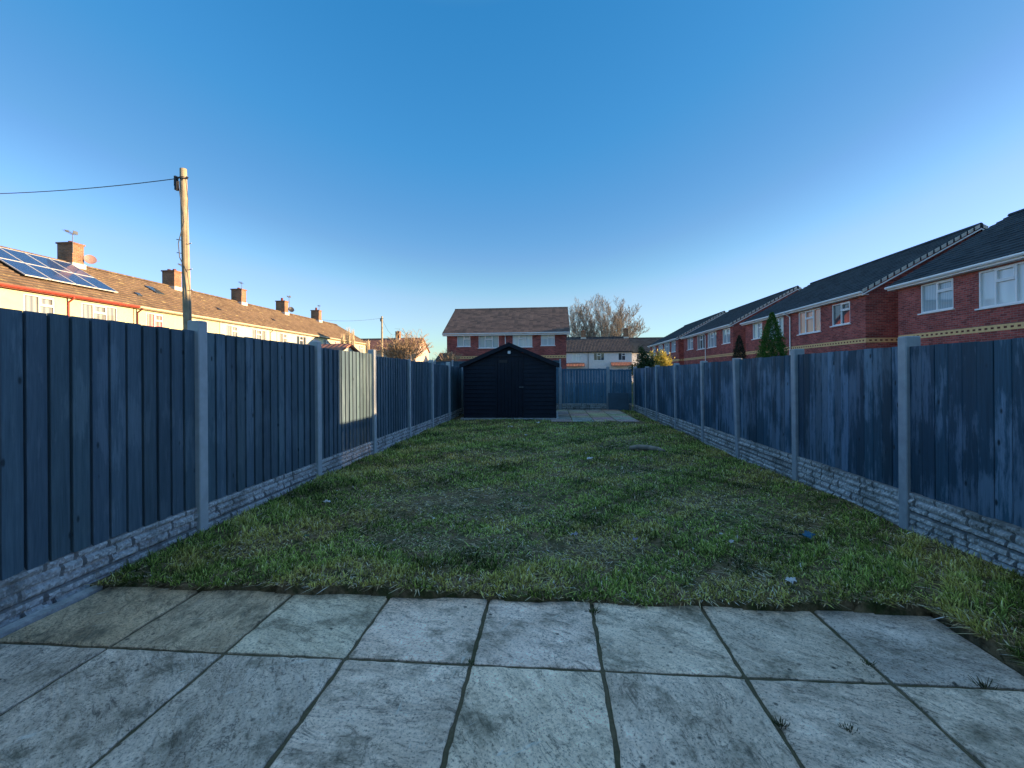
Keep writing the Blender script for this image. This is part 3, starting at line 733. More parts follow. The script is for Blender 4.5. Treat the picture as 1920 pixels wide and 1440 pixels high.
        if 'a' in ex or 'g' in ex:
            b = MB(); mz = zr+h+(.45 if 'a' in ex else .35); mxp = x+(-w_/2-.04 if 'g' in ex else w_/2+.04); yf = yr-.52
            b.tube((mxp, yf, zr+h-.6), (mxp, yf, mz), .02, .02, 6)
            dirv = Vector((-.8, -.35, .02)).normalized()
            c0 = Vector((mxp, yf, mz-.05))
            b.tube(c0-dirv*.15, c0+dirv*.75, .014, .014, 5)
            for q in range(7):
                p_ = c0+dirv*(-.1+.13*q); u_ = dirv.cross(Vector((0, 0, 1))).normalized()
                b.tube(p_-u_*.15, p_+u_*.15, .007, .007, 4)
            if 'w' in ex:
                for sg in (-1, 1): b.box(c0.x-.05+sg*.06, c0.x+.2+sg*.06, c0.y-.02, c0.y, c0.z+.02, c0.z+.2) if sg > 0 else b.box(c0.x-.4, c0.x-.2, c0.y-.02, c0.y+.0, c0.z+.02, c0.z+.12)
            b.build('aerial', 'dull_metal', t)
        if 'd' in ex:
            b = MB(); cc = (x+w_/2+.20, yr-.60, zr+.32); b.dish(cc, (-.55, -.75, .3), .28, .08)
            b.tube(cc, (x+w_/2, yr-.3, zr+.35), .02, .02, 6); b.tube((cc[0], cc[1], cc[2]-.1), (cc[0]+.3, cc[1]-.28, cc[2]), .012, .012, 5)
            b.build('satellite_dish', 'dish_brown' if 'k' not in ex else 'black_pl', t)
    return t

S2 = [(1, 0), (1, 1)]; S2r = [(1, 1), (1, 0)]; L3 = [(1, 0), (1.15, 1), (1, 0)]
# --- right row of brick pairs (face -x). local x runs towards the camera (-Y world)
def pair(label, X, Yfar, Ynear, ze, zr, wins, pipes, D=9.2, oh=.3, side=(.25, .25)):
    W = Yfar-Ynear
    ws = [(Yfar-ya, Yfar-yb, z0, z1) for (ya, yb, z0, z1, *_r) in wins]
    t = house('brick_house', label, 'house', (X, Yfar, 0), -math.pi/2, W, D, ze, zr, ws, 'brick', 'tile_dark',
              group='pairs of red brick houses along the right', oh=oh, side=side, band=(2.62, 2.82), pipes=[(Yfar-p, 'white') for p in pipes], verge=(1,))
    for (ya, yb, z0, z1, cols, gl) in wins: window(t, Yfar-ya, Yfar-yb, z0, z1, cols, gl)
    return t
pair('nearest red brick house at the right edge with pale blinds in its big window', 14.6, 21.05, 8.55, 4.92, 7.82,
     [(19.85, 18.33, 3.60, 4.72, S2, 'c_white'), (17.33, 15.45, 3.44, 4.70, L3, 'c_blind'), (14.1, 12.2, 3.44, 4.70, L3, 'c_white'), (11.2, 9.7, 3.60, 4.72, S2r, 'c_white')], (14.8,), side=(.25, .03))
pair('second red brick house on the right with a warm painted reflection in one window, behind the green conifer', 14.0, 35.15, 22.16, 4.90, 7.66,
     [(33.97, 32.47, 3.64, 4.74, S2, 'c_white'), (31.5, 29.6, 3.50, 4.72, L3, 'c_white'), (27.87, 25.68, 3.45, 4.70, L3, 'c_reflect'), (24.69, 23.25, 3.60, 4.66, S2, 'c_dark')], (28.7,), side=(.08, .25))
pair('third red brick house on the right, partly hidden by the dark slim conifer', 13.6, 49.6, 36.4, 4.98, 7.66,
     [(48.3, 46.4, 3.65, 4.85, S2, 'c_white'), (45.1, 43.0, 3.5, 4.82, L3, 'c_dark'), (42.2, 40.0, 3.5, 4.8, L3, 'c_white'), (38.6, 37.0, 3.62, 4.78, S2, 'c_white')], (42.6,), side=(.1, .12))
pair('farthest red brick house of the right row, behind the golden shrub', 13.3, 64.6, 50.5, 5.02, 7.7,
     [(63.3, 61.4, 3.7, 4.85, S2, 'c_white'), (59.8, 57.8, 3.55, 4.85, L3, 'c_white'), (56.8, 54.2, 3.55, 4.85, L3, 'c_white'), (53.4, 51.6, 3.65, 4.85, S2, 'c_white')], (57.3,))
# pair beyond the right edge of the frame, whose side passage lets the sun patch through
pair('red brick house beyond the right edge of the frame', 14.6, 7.0, -6.0, 5.25, 8.0, [(5.6, 4.1, 3.60, 4.72, S2, 'c_white')], (), side=(.3, .25))

# --- centre pair behind the shed (faces -y)
W0 = (-8.87, 1.2)
def lx(x): return x-W0[0]
cw = [(-7.98, -6.85, 3.70, 4.66, S2, 'c_white'), (-6.15, -4.44, 3.55, 4.66, L3, 'c_white'), (-3.27, -1.62, 3.60, 4.66, L3, 'c_blind'), (-.90, .25, 3.70, 4.66, S2, 'c_blind')]
t = house('brick_house', 'red brick house with mottled brown roof directly behind the shed', 'house', (W0[0], 39, 0), 0, W0[1]-W0[0], 10, 4.80, 7.52,
          [(lx(a), lx(b_), c, d) for a, b_, c, d, *_ in cw], 'brick', 'tile_mottled', oh=.35, side=(.32, .32), band=(2.66, 2.88), pipes=[(lx(-3.88), 'white')], fdepth=.22, verge=())
for a, b_, c, d, cl, gl in cw: window(t, lx(a), lx(b_), c, d, cl, gl)

# --- left terrace (faces +x). local x runs away from the camera (+Y world)
TL = [  # y0,y1,wall,gutter,windows,pipes,chimney,label
 (10.0, 16.55, 'render_cream', 'cream_trim', [(11.2, 12.6, L3, 'c_white'), (14.0, 15.4, L3, 'c_white')], [], None, 'cream terraced house at the left edge of the frame'),
 (16.6, 23.15, 'render_cream', 'red_gutter', [(17.95, 19.2, S2, 'c_white'), (20.4, 22.25, L3, 'c_white')], [(19.75, 'red_gutter')], (23.3, .62, 1.10, 'agwd'), 'cream terraced house with a red gutter and rooftop solar panels'),
 (23.2, 29.65, 'render_cream', 'cream_trim', [(23.95, 25.1, S2, 'c_red'), (27.3, 28.6, L3, 'c_white')], [(23.35, 'brick_plain')], (30.1, .62, 1.10, 'awp'), 'cream terraced house with red curtains, beside the telegraph pole'),
 (29.7, 36.2, 'render_white', 'cream_trim', [(30.3, 31.5, S2, 'c_white'), (33.05, 34.8, L3, 'c_white')], [(35.3, 'cream_trim')], (37.0, .62, 1.10, 'ag'), 'off-white terraced house, first one right of the telegraph pole'),
 (36.25, 42.65, 'render_white', 'cream_trim', [(36.6, 37.7, S2, 'c_white'), (39.2, 40.8, L3, 'c_dark')], [(42.5, 'cream_trim')], (43.3, .62, 1.10, 'awPdk'), 'off-white terraced house whose chimney carries a black dish'),
 (42.7, 49.2, 'render_cream', 'cream_trim', [(44.0, 45.2, S2, 'c_white'), (46.4, 47.8, L3, 'c_red')], [(48.5, 'brick_plain')], (49.9, .62, 1.10, 'agP'), 'yellow-cream terraced house, second from the far end of the row'),
 (49.25, 54.6, 'render_cream', 'cream_trim', [(50.2, 51.3, S2, 'c_white'), (52.3, 53.6, S2, 'c_white')], [], None, 'yellow-cream house at the far end of the terrace'),
]
for k, (y0, y1, wm, gm, ws, pp, chm, lab) in enumerate(TL):
    t = house('terraced_house', lab, 'house', (-22.3, y0, 0), math.pi/2, y1-y0, 7.6, 5.12, 7.5,
              [(a-y0, b_-y0, 3.75, 4.88) for a, b_, *_ in ws], wm, 'tile_brown', group='rendered terraced houses on the left', oh=.3,
              side=(.0, .04) if k < len(TL)-1 else (0, .25), gutter=gm, fascia=gm, fdepth=.13, pipes=[(p-y0, m_) for p, m_ in pp],
              chimneys=[(chm[0]-y0, *chm[1:])] if chm else ())
    for a, b_, cl, gl in ws: window(t, a-y0, b_-y0, 3.75, 4.88, cl, 'c_net' if gl == 'c_white' else gl, 'white_sunlit')
    sl_ = (7.5-5.12)/(3.8+.3); ang = math.atan(sl_)
    if k == 1:                                             # solar array: 4 x 2 panels, on rails, clear of the tiles
        e1 = Vector((1, 0, 0)); e2 = Vector((0, math.cos(ang), math.sin(ang))); nn = Vector((0, -math.sin(ang), math.cos(ang)))
        base = Vector((18.45-y0, .62, 5.12+sl_*.92))+nn*.13
        for c in range(4):
            for r_ in range(2):
                b = MB(); o_ = base+e1*(c*1.10)+e2*(r_*1.62)
                def P(a, q, h): return o_+e1*a+e2*q+nn*h
                def bx(a0, a1, q0, q1, h0, h1): b.add([P(a0,q0,h0),P(a1,q0,h0),P(a1,q1,h0),P(a0,q1,h0),P(a0,q0,h1),P(a1,q0,h1),P(a1,q1,h1),P(a0,q1,h1)], [(0,3,2,1),(4,5,6,7),(0,1,5,4),(1,2,6,5),(2,3,7,6),(3,0,4,7)])
                b.cur = 1; f_ = .022
                bx(0, 1.08, 0, f_, 0, .045); bx(0, 1.08, 1.60-f_, 1.60, 0, .045); bx(0, f_, f_, 1.60-f_, 0, .045); bx(1.08-f_, 1.08, f_, 1.60-f_, 0, .045)
                b.cur = 0; bx(f_, 1.08-f_, f_, 1.60-f_, .01, .035)
                b.build('solar_panel', ['solar', 'white_sunlit'], t)
        b = MB(); b.box(17.0-y0, 17.12-y0, .1, .2, 5.6, 5.7); b.build('roof_bracket', 'grey_metal', t)
    if k == 2:
        b = MB(); e2 = Vector((0, math.cos(ang), math.sin(ang))); nn = Vector((0, -math.sin(ang), math.cos(ang)))
        for (xa, q, L, wd) in ((26.75-y0, 2.6, .95, .6), (24.5-y0, 1.55, .28, .3)):
            o_ = Vector((xa, -.3, 5.12))+e2*q
            vs = [o_+Vector((dx, 0, 0))+e2*dq+nn*h for h in (.0, .09) for dx, dq in ((0, 0), (wd, 0), (wd, L), (0, L))]
            b.add(vs, [(0,3,2,1),(4,5,6,7),(0,1,5,4),(1,2,6,5),(2,3,7,6),(3,0,4,7)])
        b.build('roof_window', 'c_dark', t)
    if k in (4, 3):
        b = MB(); nn = Vector((0, -math.sin(ang), math.cos(ang))); e2 = Vector((0, math.cos(ang), math.sin(ang)))
        o_ = Vector((1.5, -.3, 5.12))+e2*1.8
        vs = [o_+Vector((dx, 0, 0))+e2*dq+nn*h for h in (.0, .08) for dx, dq in ((0, 0), (.3, 0), (.3, .25), (0, .25))]
        b.add(vs, [(0,3,2,1),(4,5,6,7),(0,1,5,4),(1,2,6,5),(2,3,7,6),(3,0,4,7)]); b.build('roof_vent', 'black_pl', t)
    if k == 4:
        b = MB(); b.dish((41.9-y0, -.35, 4.3), (-.5, -.8, .35), .42, .09); b.tube((41.9-y0, -.35, 4.3), (41.9-y0, 0, 4.1), .02, .02, 6); b.build('satellite_dish', 'grey_metal', t)

# --- far houses
def far_house(label, x0, x1, y, D, ze, zr, wins, wm, rm, chs=(), porches=(), pipes=(), gutter='black_pl', cat='house', side=(.1, .1)):
    t = house('rendered_house', label, cat, (x0, y, 0), 0, x1-x0, D, ze, zr, [(a-x0, b_-x0, c, d) for a, b_, c, d, *_ in wins], wm, rm, oh=.3, side=side,
              gutter=gutter, fascia='white' if gutter != 'black_pl' else 'black_pl', fdepth=.14, chimneys=[(c-x0, w_, h, e) for c, w_, h, e in chs], pipes=[(p-x0, 'black_pl') for p in pipes])
    for a, b_, c, d, cl, gl in wins: window(t, a-x0, b_-x0, c, d, cl, gl)
    for (a, b_, z_) in porches:
        b = MB(); b.add([(a-x0, -.02, z_), (b_-x0, -.02, z_), (b_-x0, -1.1, z_-.55), (a-x0, -1.1, z_-.55), (a-x0, -.02, z_-.1), (b_-x0, -.02, z_-.1), (b_-x0, -1.1, z_-.65), (a-x0, -1.1, z_-.65)],
                        [(0, 3, 2, 1), (4, 5, 6, 7), (3, 7, 6, 2), (0, 4, 7, 3), (1, 2, 6, 5)])
        b.build('porch_roof', 'tile_red', t)
    return t
far_house('pale rendered house with small red porch roofs, right of the mottled-roof brick house', -3.0, 12.9, 77, 8, 4.95, 7.6,
          [(3.3, 4.7, 3.4, 4.7, S2, 'c_blind'), (6.8, 8.5, 3.5, 4.75, L3, 'c_dark'), (10.75, 11.9, 3.5, 4.7, S2, 'c_dark')], 'render_pale', 'tile_two',
          [(5.4, .8, 1.1, ''), (12.6, .7, 1.4, 'a')], [(2.0, 5.3, 3.15), (9.5, 12.8, 3.2)], (5.9,))
far_house('lower dark-roofed end house behind the golden shrub', 13.3, 24, 80, 8, 4.9, 7.6, [(14.2, 15.3, 3.6, 4.7, S2, 'c_dark')], 'render_pale', 'tile_dark')
far_house('brown-roofed house with a sunlit gable beyond the bare fruit tree', -34.5, -22.0, 74, 8, 5.35, 7.6, [(-31, -29.5, 3.7, 4.9, S2, 'c_white'), (-26, -24.5, 3.7, 4.9, S2, 'c_white')],
          'render_pink', 'tile_red', [(-26.2, .7, 1.2, 'a')], gutter='grey_metal', side=(.1, .25))
far_house('low dark-roofed house glimpsed left of the brick house behind the shed', -24, -8.5, 95, 8, 4.4, 6.0, [(-20, -18.8, 3.0, 4.0, S2, 'c_dark')], 'brick_old', 'tile_dark')

# --- neighbour's outbuilding behind the left fence
OB = thing('outbuilding', 'low outbuilding with a terracotta roof behind the second fence panel', 'outbuilding', (-11, 21, 0))
b = MB(); b.box(-12.4, -9.4, 19.6, 22.2, -.1, 2.25); b.add([(-9.4, 19.6, 2.25), (-9.4, 22.2, 2.25), (-9.4, 20.9, 2.68)], [(0, 1, 2)]); b.build('wall', 'render_white', OB, world=True)
b = MB()
for s_ in (-1, 1):
    e = 20.9+s_*1.5
    b.add([(-12.5, 20.9, 2.78), (-9.25, 20.9, 2.78), (-9.25, e, 2.26), (-12.5, e, 2.26), (-12.5, 20.9, 2.70), (-9.25, 20.9, 2.70), (-9.25, e, 2.18), (-12.5, e, 2.18)],
          [(0, 1, 2, 3), (7, 6, 5, 4), (3, 2, 6, 7), (1, 5, 6, 2), (0, 3, 7, 4)])
b.build('roof', 'tile_red', OB, world=True)

# ------------------------------------------------------------------ house behind the camera (shades the patio)
t = house('brick_house', 'red brick house behind the camera, out of the frame', 'house', (3.3, -2.8, 0), math.pi, 6.6, 8, 4.9, 7.6,
          [(1.0, 3.4, .0, 2.1), (4.3, 5.6, 1.0, 2.1)], 'brick_dark', 'tile_dark', oh=.3)
window(t, 1.0, 3.4, .0, 2.1, [(1, 0), (1, 0)], 'c_dark', sill=False); window(t, 4.3, 5.6, 1.0, 2.1, S2, 'c_dark')

# ------------------------------------------------------------------ telegraph poles and wires
def pole(label, x, y, h, r, near):
    t = thing('telegraph_pole', label, 'telegraph pole', (x, y, 0), 0, 'telegraph poles')
    b = MB(); lean = -.16 if near else 0
    n = 8; pts = [Vector((lean*(i/n), 0, -.1+(h+.1)*i/n)) for i in range(n+1)]
    for i in range(n): b.tube(pts[i], pts[i+1], r*(1.12-.3*i/n), r*(1.12-.3*(i+1)/n), 14, cap=(i in (0, n-1)))
    b.build('pole', 'pole', t, smooth=False)
    b = MB(); zt = h
    b.box(lean-.17, lean-.10, -.12, -.02, zt-.62, zt-.35); b.box(lean-.2, lean-.14, -.1, 0, zt-.50, zt-.22)
    b.build('junction_box', 'black_pl', t)
    b = MB(); b.tube((lean-.17, -.11, zt-.25), (lean+.17, -.11, zt-.33), .018, .018, 6)
    for k in range(8): a0, a1 = k*math.pi/4, (k+1)*math.pi/4; rr = r*.9; b.tube((lean+rr*math.cos(a0), rr*math.sin(a0), zt-.25), (lean+rr*math.cos(a1), rr*math.sin(a1), zt-.25), .012, .012, 5)
    b.tube((lean+.17, -.1, zt-.33), (lean+.21, -.1, zt-.27), .03, .03, 6)
    b.build('crossarm', 'black_pl', t)
    if near:
        for (sx, z_) in ((-1, 5.12), (1, 5.0), (-1, 4.75), (1, 4.28), (1, 3.7)):
            b = MB(); xx = lean*z_/h; b.tube((xx+sx*.09, -.02, z_), (xx+sx*.22, -.05, z_+.02), .012, .012, 6); b.build('step', 'grey_metal', t)
        b = MB(); b.path([(lean+.17, -.12, zt-.33), (lean+.22, -.1, zt-.9), (lean*.8+.15, -.1, zt-1.6), (lean*.6+.12, -.1, 4.2), (lean*.5+.16, -.08, 3.7), (lean*.3+.13, -.08, 2.8), (.12, -.06, 1)], .009, 5)
        b.path([(lean-.02, -.16, zt-.4), (lean*.7+.09, -.15, 5.6), (lean*.7-.08, -.15, 5.0), (lean*.6-.06, -.15, 4.6), (lean*.5+.12, -.14, 4.2)], .012, 5)
        b.build('cable', 'black_pl', t)
    return t
pole('tall weathered telegraph pole behind the left fence, lit gold by the sun', -10.1, 12.25, 7.12, .105, True)
pole('distant slim telegraph pole beyond the far end of the left terrace', -20.3, 54.5, 8.4, .12, False)
def wire(name, label, p0, p1, sag, r, n=22):
    p0 = Vector(p0); p1 = Vector(p1); b = MB()
    pts = [p0.lerp(p1, i/n)-Vector((0, 0, sag*4*(i/n)*(1-i/n))) for i in range(n+1)]
    b.path(pts, r, 5); return tag(b.build(name, 'black_pl'), label, 'wire', 'overhead telephone wires')
wire('overhead_wire', 'telephone wire from the tall pole to the left edge of the frame', (-10.3, 12.15, 6.82), (-24.5, 13.2, 7.6), .35, .012)
wire('overhead_wire', 'thin wire from the distant pole down to the terrace roofs', (-20.3, 54.5, 8.2), (-26, 50, 7.6), .25, .012)
wire('overhead_wire', 'thin wire from the distant pole towards the brown-roofed house', (-20.3, 54.5, 8.2), (-26, 76, 8.2), .8, .014)

# ------------------------------------------------------------------ vegetation
def bare_tree(name, label, loc, H, spread, seed, base_h=.25, r0=.18, depth=5, group=None, up=.35, kids=(3, 4), twig='twig', stems=1, minr=.006):
    rr = random.Random(seed); t = thing(name, label, 'tree', loc, 0, group); tr = MB(); cr = MB()
    def grow(p, d, L, r, lev):
        segs = 3 if lev < 3 else 2; q = p.copy(); dd = d.copy()
        for k in range(segs):
            dd = (dd+Vector((rr.uniform(-1, 1), rr.uniform(-1, 1), rr.uniform(-.4, .8)))*.13).normalized()
            q2 = q+dd*(L/segs); ra = r*(1-.3*k/segs); rb = r*(1-.3*(k+1)/segs)
            (tr if lev == 0 else cr).tube(q, q2, max(ra, minr), max(rb, minr), 7 if lev < 2 else (5 if lev < 3 else 3), cap=False); q = q2
            if lev >= 1 and k < segs-1 and lev < depth:
                sd_ = Vector((rr.uniform(-1, 1), rr.uniform(-1, 1), rr.uniform(0, .9))).normalized()
                grow(q, (dd*.8+sd_*.75*spread).normalized(), L*rr.uniform(.45, .65), rb*.5, lev+1)
        if lev < depth:
            for c in range(rr.randint(*kids) if lev < depth-1 else 2):
                sd_ = Vector((rr.uniform(-1, 1), rr.uniform(-1, 1), rr.uniform(-.2, .6))); sd_.normalize()
                nd = (dd*1.0+sd_*spread+Vector((0, 0, up*.3))).normalized()
                grow(q, nd, L*rr.uniform(.62, .86), rb*.64, lev+1)
    for s_ in range(stems): grow(Vector((0, 0, -.15)), Vector((rr.uniform(-.1, .1), rr.uniform(-.1, .1), 1)).normalized(), H*base_h, r0, 0)
    # scale the whole to height H
    zm = max(v_[2] for v_ in cr.v); k = H/zm
    tr.v = [(x*k, y*k, z_*k) for x, y, z_ in tr.v]; cr.v = [(x*k, y*k, z_*k) for x, y, z_ in cr.v]
    tr.build('trunk', 'bark', t); cr.build('crown', twig, t); return t
def fan_tree(label, loc, H, W_, seed):
    """old leafless tree: short bole, a wide fan of long ascending limbs ending in fine twigs"""
    rr = random.Random(seed); t = thing('bare_tree', label, 'tree', loc); tr = MB(); cr = MB()
    tr.tube((0, 0, -.15), (.1, 0, H*.12), .5, .42, 10); tr.tube((.1, 0, H*.12), (0, .1, H*.2), .42, .34, 10); tr.build('trunk', 'bark', t)
    def limb(p, d, L, r, lev):
        n = 7 if lev == 0 else (5 if lev == 1 else 3); q = p.copy(); dd = d.copy()
        for k in range(n):
            dd = (dd+Vector((rr.uniform(-1, 1), rr.uniform(-1, 1), rr.uniform(-.3, .7)))*(.06 if lev == 0 else .16)).normalized()
            q2 = q+dd*(L/n); cr.tube(q, q2, max(.013, r*(1-.8*k/n)), max(.010, r*(1-.8*(k+1)/n)), (5, 4, 3, 3, 3)[lev], cap=False); q = q2
            if lev < 4 and (k > 0 or lev > 0):
                for _ in range(3 if lev < 2 else (2 if lev < 3 else 1)):
                    sd_ = Vector((rr.uniform(-1, 1), rr.uniform(-1, 1), rr.uniform(-.15, .8))).normalized()
                    limb(q, (dd*.9+sd_*.75).normalized(), L*rr.uniform(.26, .44)*(1-.35*k/n), max(.012, r*(1-.8*(k+1)/n)*.55), lev+1)
    for k in range(19):
        ax = R(-50+100*k/18+rr.uniform(-3, 3)); ay = R((-1)**k*rr.uniform(4, 34))
        d = Vector((math.sin(ax), math.sin(ay)*math.cos(ax), math.cos(ax)*math.cos(ay))).normalized()
        limb(Vector((0, 0, H*rr.uniform(.13, .22))), d, H*rr.uniform(.68, .80)*(1-.06*abs(k-9)/9), .12, 0)
    cr.build('crown', 'twig', t)
    xs_ = [v_[0] for v_ in cr.v]; print('tree', len(cr.f), min(xs_), max(xs_), max(v_[2] for v_ in cr.v)); return t
fan_tree('tall leafless tree with a wide fan of branches behind the pale house', (10.4, 96, 0), 14.9, 14, 5)
bare_tree('bare_tree', 'sunlit leafless fruit tree beyond the left fence', (-10.9, 33.5, 0), 4.9, .95, 8, .26, .10, 5, up=.1, minr=.010, twig='twig_gold')
bare_tree('bare_tree', 'low scrubby leafless tree beside the left wall of the brick house', (-8.6, 36, 0), 3.5, .95, 21, .3, .09, 5, up=.1, minr=.008, twig='twig_gold')

def leaf_mesh(pts, nrm, size, cols, asp=2.0, droop=0, jit=.8):
    """many small leaf quads (rhombi) at pts, with vertex colours"""
    n = len(pts); pts = np.asarray(pts); nrm = np.asarray(nrm)
    d = nrm+rng.normal(0, jit, (n, 3)); d /= np.linalg.norm(d, axis=1, keepdims=True)
    a = rng.normal(0, 1, (n, 3)); s = np.cross(d, a); s /= np.linalg.norm(s, axis=1, keepdims=True)
    L = (size*rng.uniform(.6, 1.3, n))[:, None]; wv = L/asp
    v = np.stack([pts, pts+d*L*.5+s*wv*.5, pts+d*L, pts+d*L*.5-s*wv*.5], 1).reshape(-1, 3)
    return v, n, np.repeat(cols, 4, axis=0)
def np_mesh(name, v, nq, cols, mat, parent=None):
    me = bpy.data.meshes.new(name); me.vertices.add(len(v)); me.vertices.foreach_set('co', v.astype(np.float32).ravel())
    me.loops.add(nq*4); me.loops.foreach_set('vertex_index', np.arange(nq*4, dtype=np.int32))
    me.polygons.add(nq); me.polygons.foreach_set('loop_start', np.arange(0, nq*4, 4, dtype=np.int32)); me.polygons.foreach_set('loop_total', np.full(nq, 4, np.int32))
    ca = me.color_attributes.new('Col', 'FLOAT_COLOR', 'POINT'); ca.data.foreach_set('color', np.hstack([cols, np.ones((len(cols), 1))]).astype(np.float32).ravel())
    me.materials.append(M[mat]); me.update(); me.validate(clean_customdata=False)
    o = bpy.data.objects.new(name, me); COL.objects.link(o)
    if parent is not None: o.parent = parent
    return o
def conifer(label, loc, H, rad, n, ca, cb, size, group='conifers in the gardens on the right'):
    t = thing('conifer', label, 'conifer', loc, 0, group)
    b = MB(); b.tube((0, 0, -.1), (0, 0, H*.75), .07, .02, 8); b.build('trunk', 'bark', t)
    u = rng.random(n); z = H*(1-(1-u)**.62*1.0); z = np.clip(H*rng.beta(1.1, 1.5, n), .05, H)
    prof = np.clip(1-(z/H)**1.7, 0, 1)**.8; th = rng.uniform(0, 2*math.pi, n)
    lump = 1+.13*np.sin(5*th+z*7)+.11*np.sin(9*th-z*11+1)+.10*np.sin(4*th+z*19)+.08*np.sin(13*th+z*5)
    r = rad*prof*lump*np.sqrt(rng.uniform(.40, 1.0, n))*np.exp(rng.normal(0, .09, n))
    p = np.stack([r*np.cos(th), r*np.sin(th), z], 1)
    nr = np.stack([np.cos(th)*.6, np.sin(th)*.6, np.full(n, .9)], 1)
    k = rng.random((n, 1))*.7+.3*(np.sin(9*th-z*11)[:, None]*.5+.5); c = np.array(ca)*(1-k)+np.array(cb)*k
    v, q, cc = leaf_mesh(p, nr, size, c, 2.4, jit=.45); np_mesh('crown', v, q, cc, 'leaf', t); return t
conifer('bright green cone-shaped conifer rising above the right fence', (7.75, 17.2, 0), 3.42, .62, 26000, (.025, .085, .012), (.075, .19, .03), .055)
conifer('dark slim conifer against the third brick house', (9.95, 25.8, 0), 3.3, .50, 14000, (.012, .028, .018), (.03, .05, .03), .06)

def bush(name, label, loc, lobes, n, ca, cb, size, cat='shrub', edge=None):
    t = thing(name, label, cat, loc)
    b = MB()
    for (x, y, z, r) in lobes: b.tube((0, 0, -.1), (x, y, z), .035, .012, 6)
    b.build('stem', 'bark', t)
    P = []; Nn = []
    vol = np.array([l[3]**2 for l in lobes]); vol = vol/vol.sum()
    for l, f in zip(lobes, vol):
        m = int(n*f); d = rng.normal(0, 1, (m, 3)); d /= np.linalg.norm(d, axis=1, keepdims=True)
        rr_ = l[3]*(rng.random(m)**.5)*(1+.45*np.sin(7*d[:, 0]+9*d[:, 2]+l[0]*3)*np.cos(8*d[:, 1]+l[2]))*np.exp(rng.normal(0, .12, m))
        P.append(np.array(l[:3])+d*rr_[:, None]); Nn.append(d+np.array([0, 0, .3]))
    P = np.vstack(P); Nn = np.vstack(Nn); k = rng.random((len(P), 1)); c = np.array(ca)*(1-k)+np.array(cb)*k
    v, q, cc = leaf_mesh(P, Nn, size, c, 1.9); np_mesh('foliage', v, q, cc, 'leaf', t); return t
bush('golden_shrub', 'golden variegated shrub catching the sun above the right fence', (7.95, 35.45, 0),
     [(.1, 0, 1.7, .6), (.3, .1, 2.3, .5), (-.2, 0, 2.2, .45), (.45, 0, 1.9, .5), (0, .1, 1.1, .7), (-.55, 0, 2.75, .2), (.15, 0, 2.75, .28)], 3600, (.40, .34, .05), (.62, .54, .16), .15)
bush('dark_shrub', 'dark glossy evergreen shrub left of the golden shrub', (6.35, 33.3, 0),
     [(-.1, 0, 1.6, .6), (.2, .1, 2.1, .5), (-.45, 0, 1.6, .45), (.05, 0, 2.6, .32), (0, .1, 1.1, .7), (-.15, 0, 3.0, .2), (.5, 0, 2.0, .35)], 6500, (.02, .045, .02), (.07, .12, .04), .12)
bush('evergreen_bush', 'dark evergreen bush at the foot of the fruit tree beyond the left fence', (-10.2, 31.5, 0),
     [(0, 0, 1.3, .6), (.5, 0, 1.3, .5), (-.6, .2, 1.2, .5), (.2, 0, 1.8, .35)], 5000, (.015, .035, .015), (.04, .07, .03), .10)
bush('hedge_bush', 'low dark bush beside the end of the left terrace', (-15.6, 34.0, 0),
     [(0, 0, 1.3, .8), (1.0, 0, 1.3, .7), (-1.1, .2, 1.4, .7), (2.0, 0, 1.2, .6)], 5000, (.015, .03, .015), (.035, .055, .03), .12)
# feathery pale upright trees at the end of the terrace
def plume(label, loc, H, r, seed, n=260):
    rr = random.Random(seed); t = thing('feathery_tree', label, 'tree', loc, 0, 'slender feathery trees by the terrace end')
    b = MB(); b.tube((0, 0, -.1), (0, 0, H*.55), .05, .03, 6); b.build('trunk', 'bark', t)
    b = MB()
    for i in range(n):
        z = H*(.30+.5*rr.random()); a = rr.uniform(0, 6.28); k = r*(1-abs(z/H-.55)*1.1)
        p0 = Vector((0, 0, z*.85)); p1 = Vector((math.cos(a)*k*rr.uniform(.3, 1), math.sin(a)*k*rr.uniform(.3, 1), min(H, z+H*rr.uniform(.12, .25))))
        b.tube(p0, p1, .010, .006, 3, cap=False)
    b.build('crown', M['plume'], t)
M['plume'] = m_plain('pale_dry_stems', (.62, .50, .33), .9, .3, 3)
for (px_, yy, hh, rr_, sd_, lb) in ((-15.35, 33.2, 4.4, .22, 1, 'leftmost pale feathery tree at the terrace end'), (-14.85, 33, 4.85, .25, 2, 'tallest pale feathery tree at the terrace end'),
                                (-14.4, 32.8, 4.7, .20, 3, 'pale feathery tree just right of the tallest one'), (-13.2, 32.6, 3.9, .22, 4, 'greyish feathery tree left of the distant telegraph pole')):
    plume(lb, (px_, yy, 0), hh, rr_, sd_)

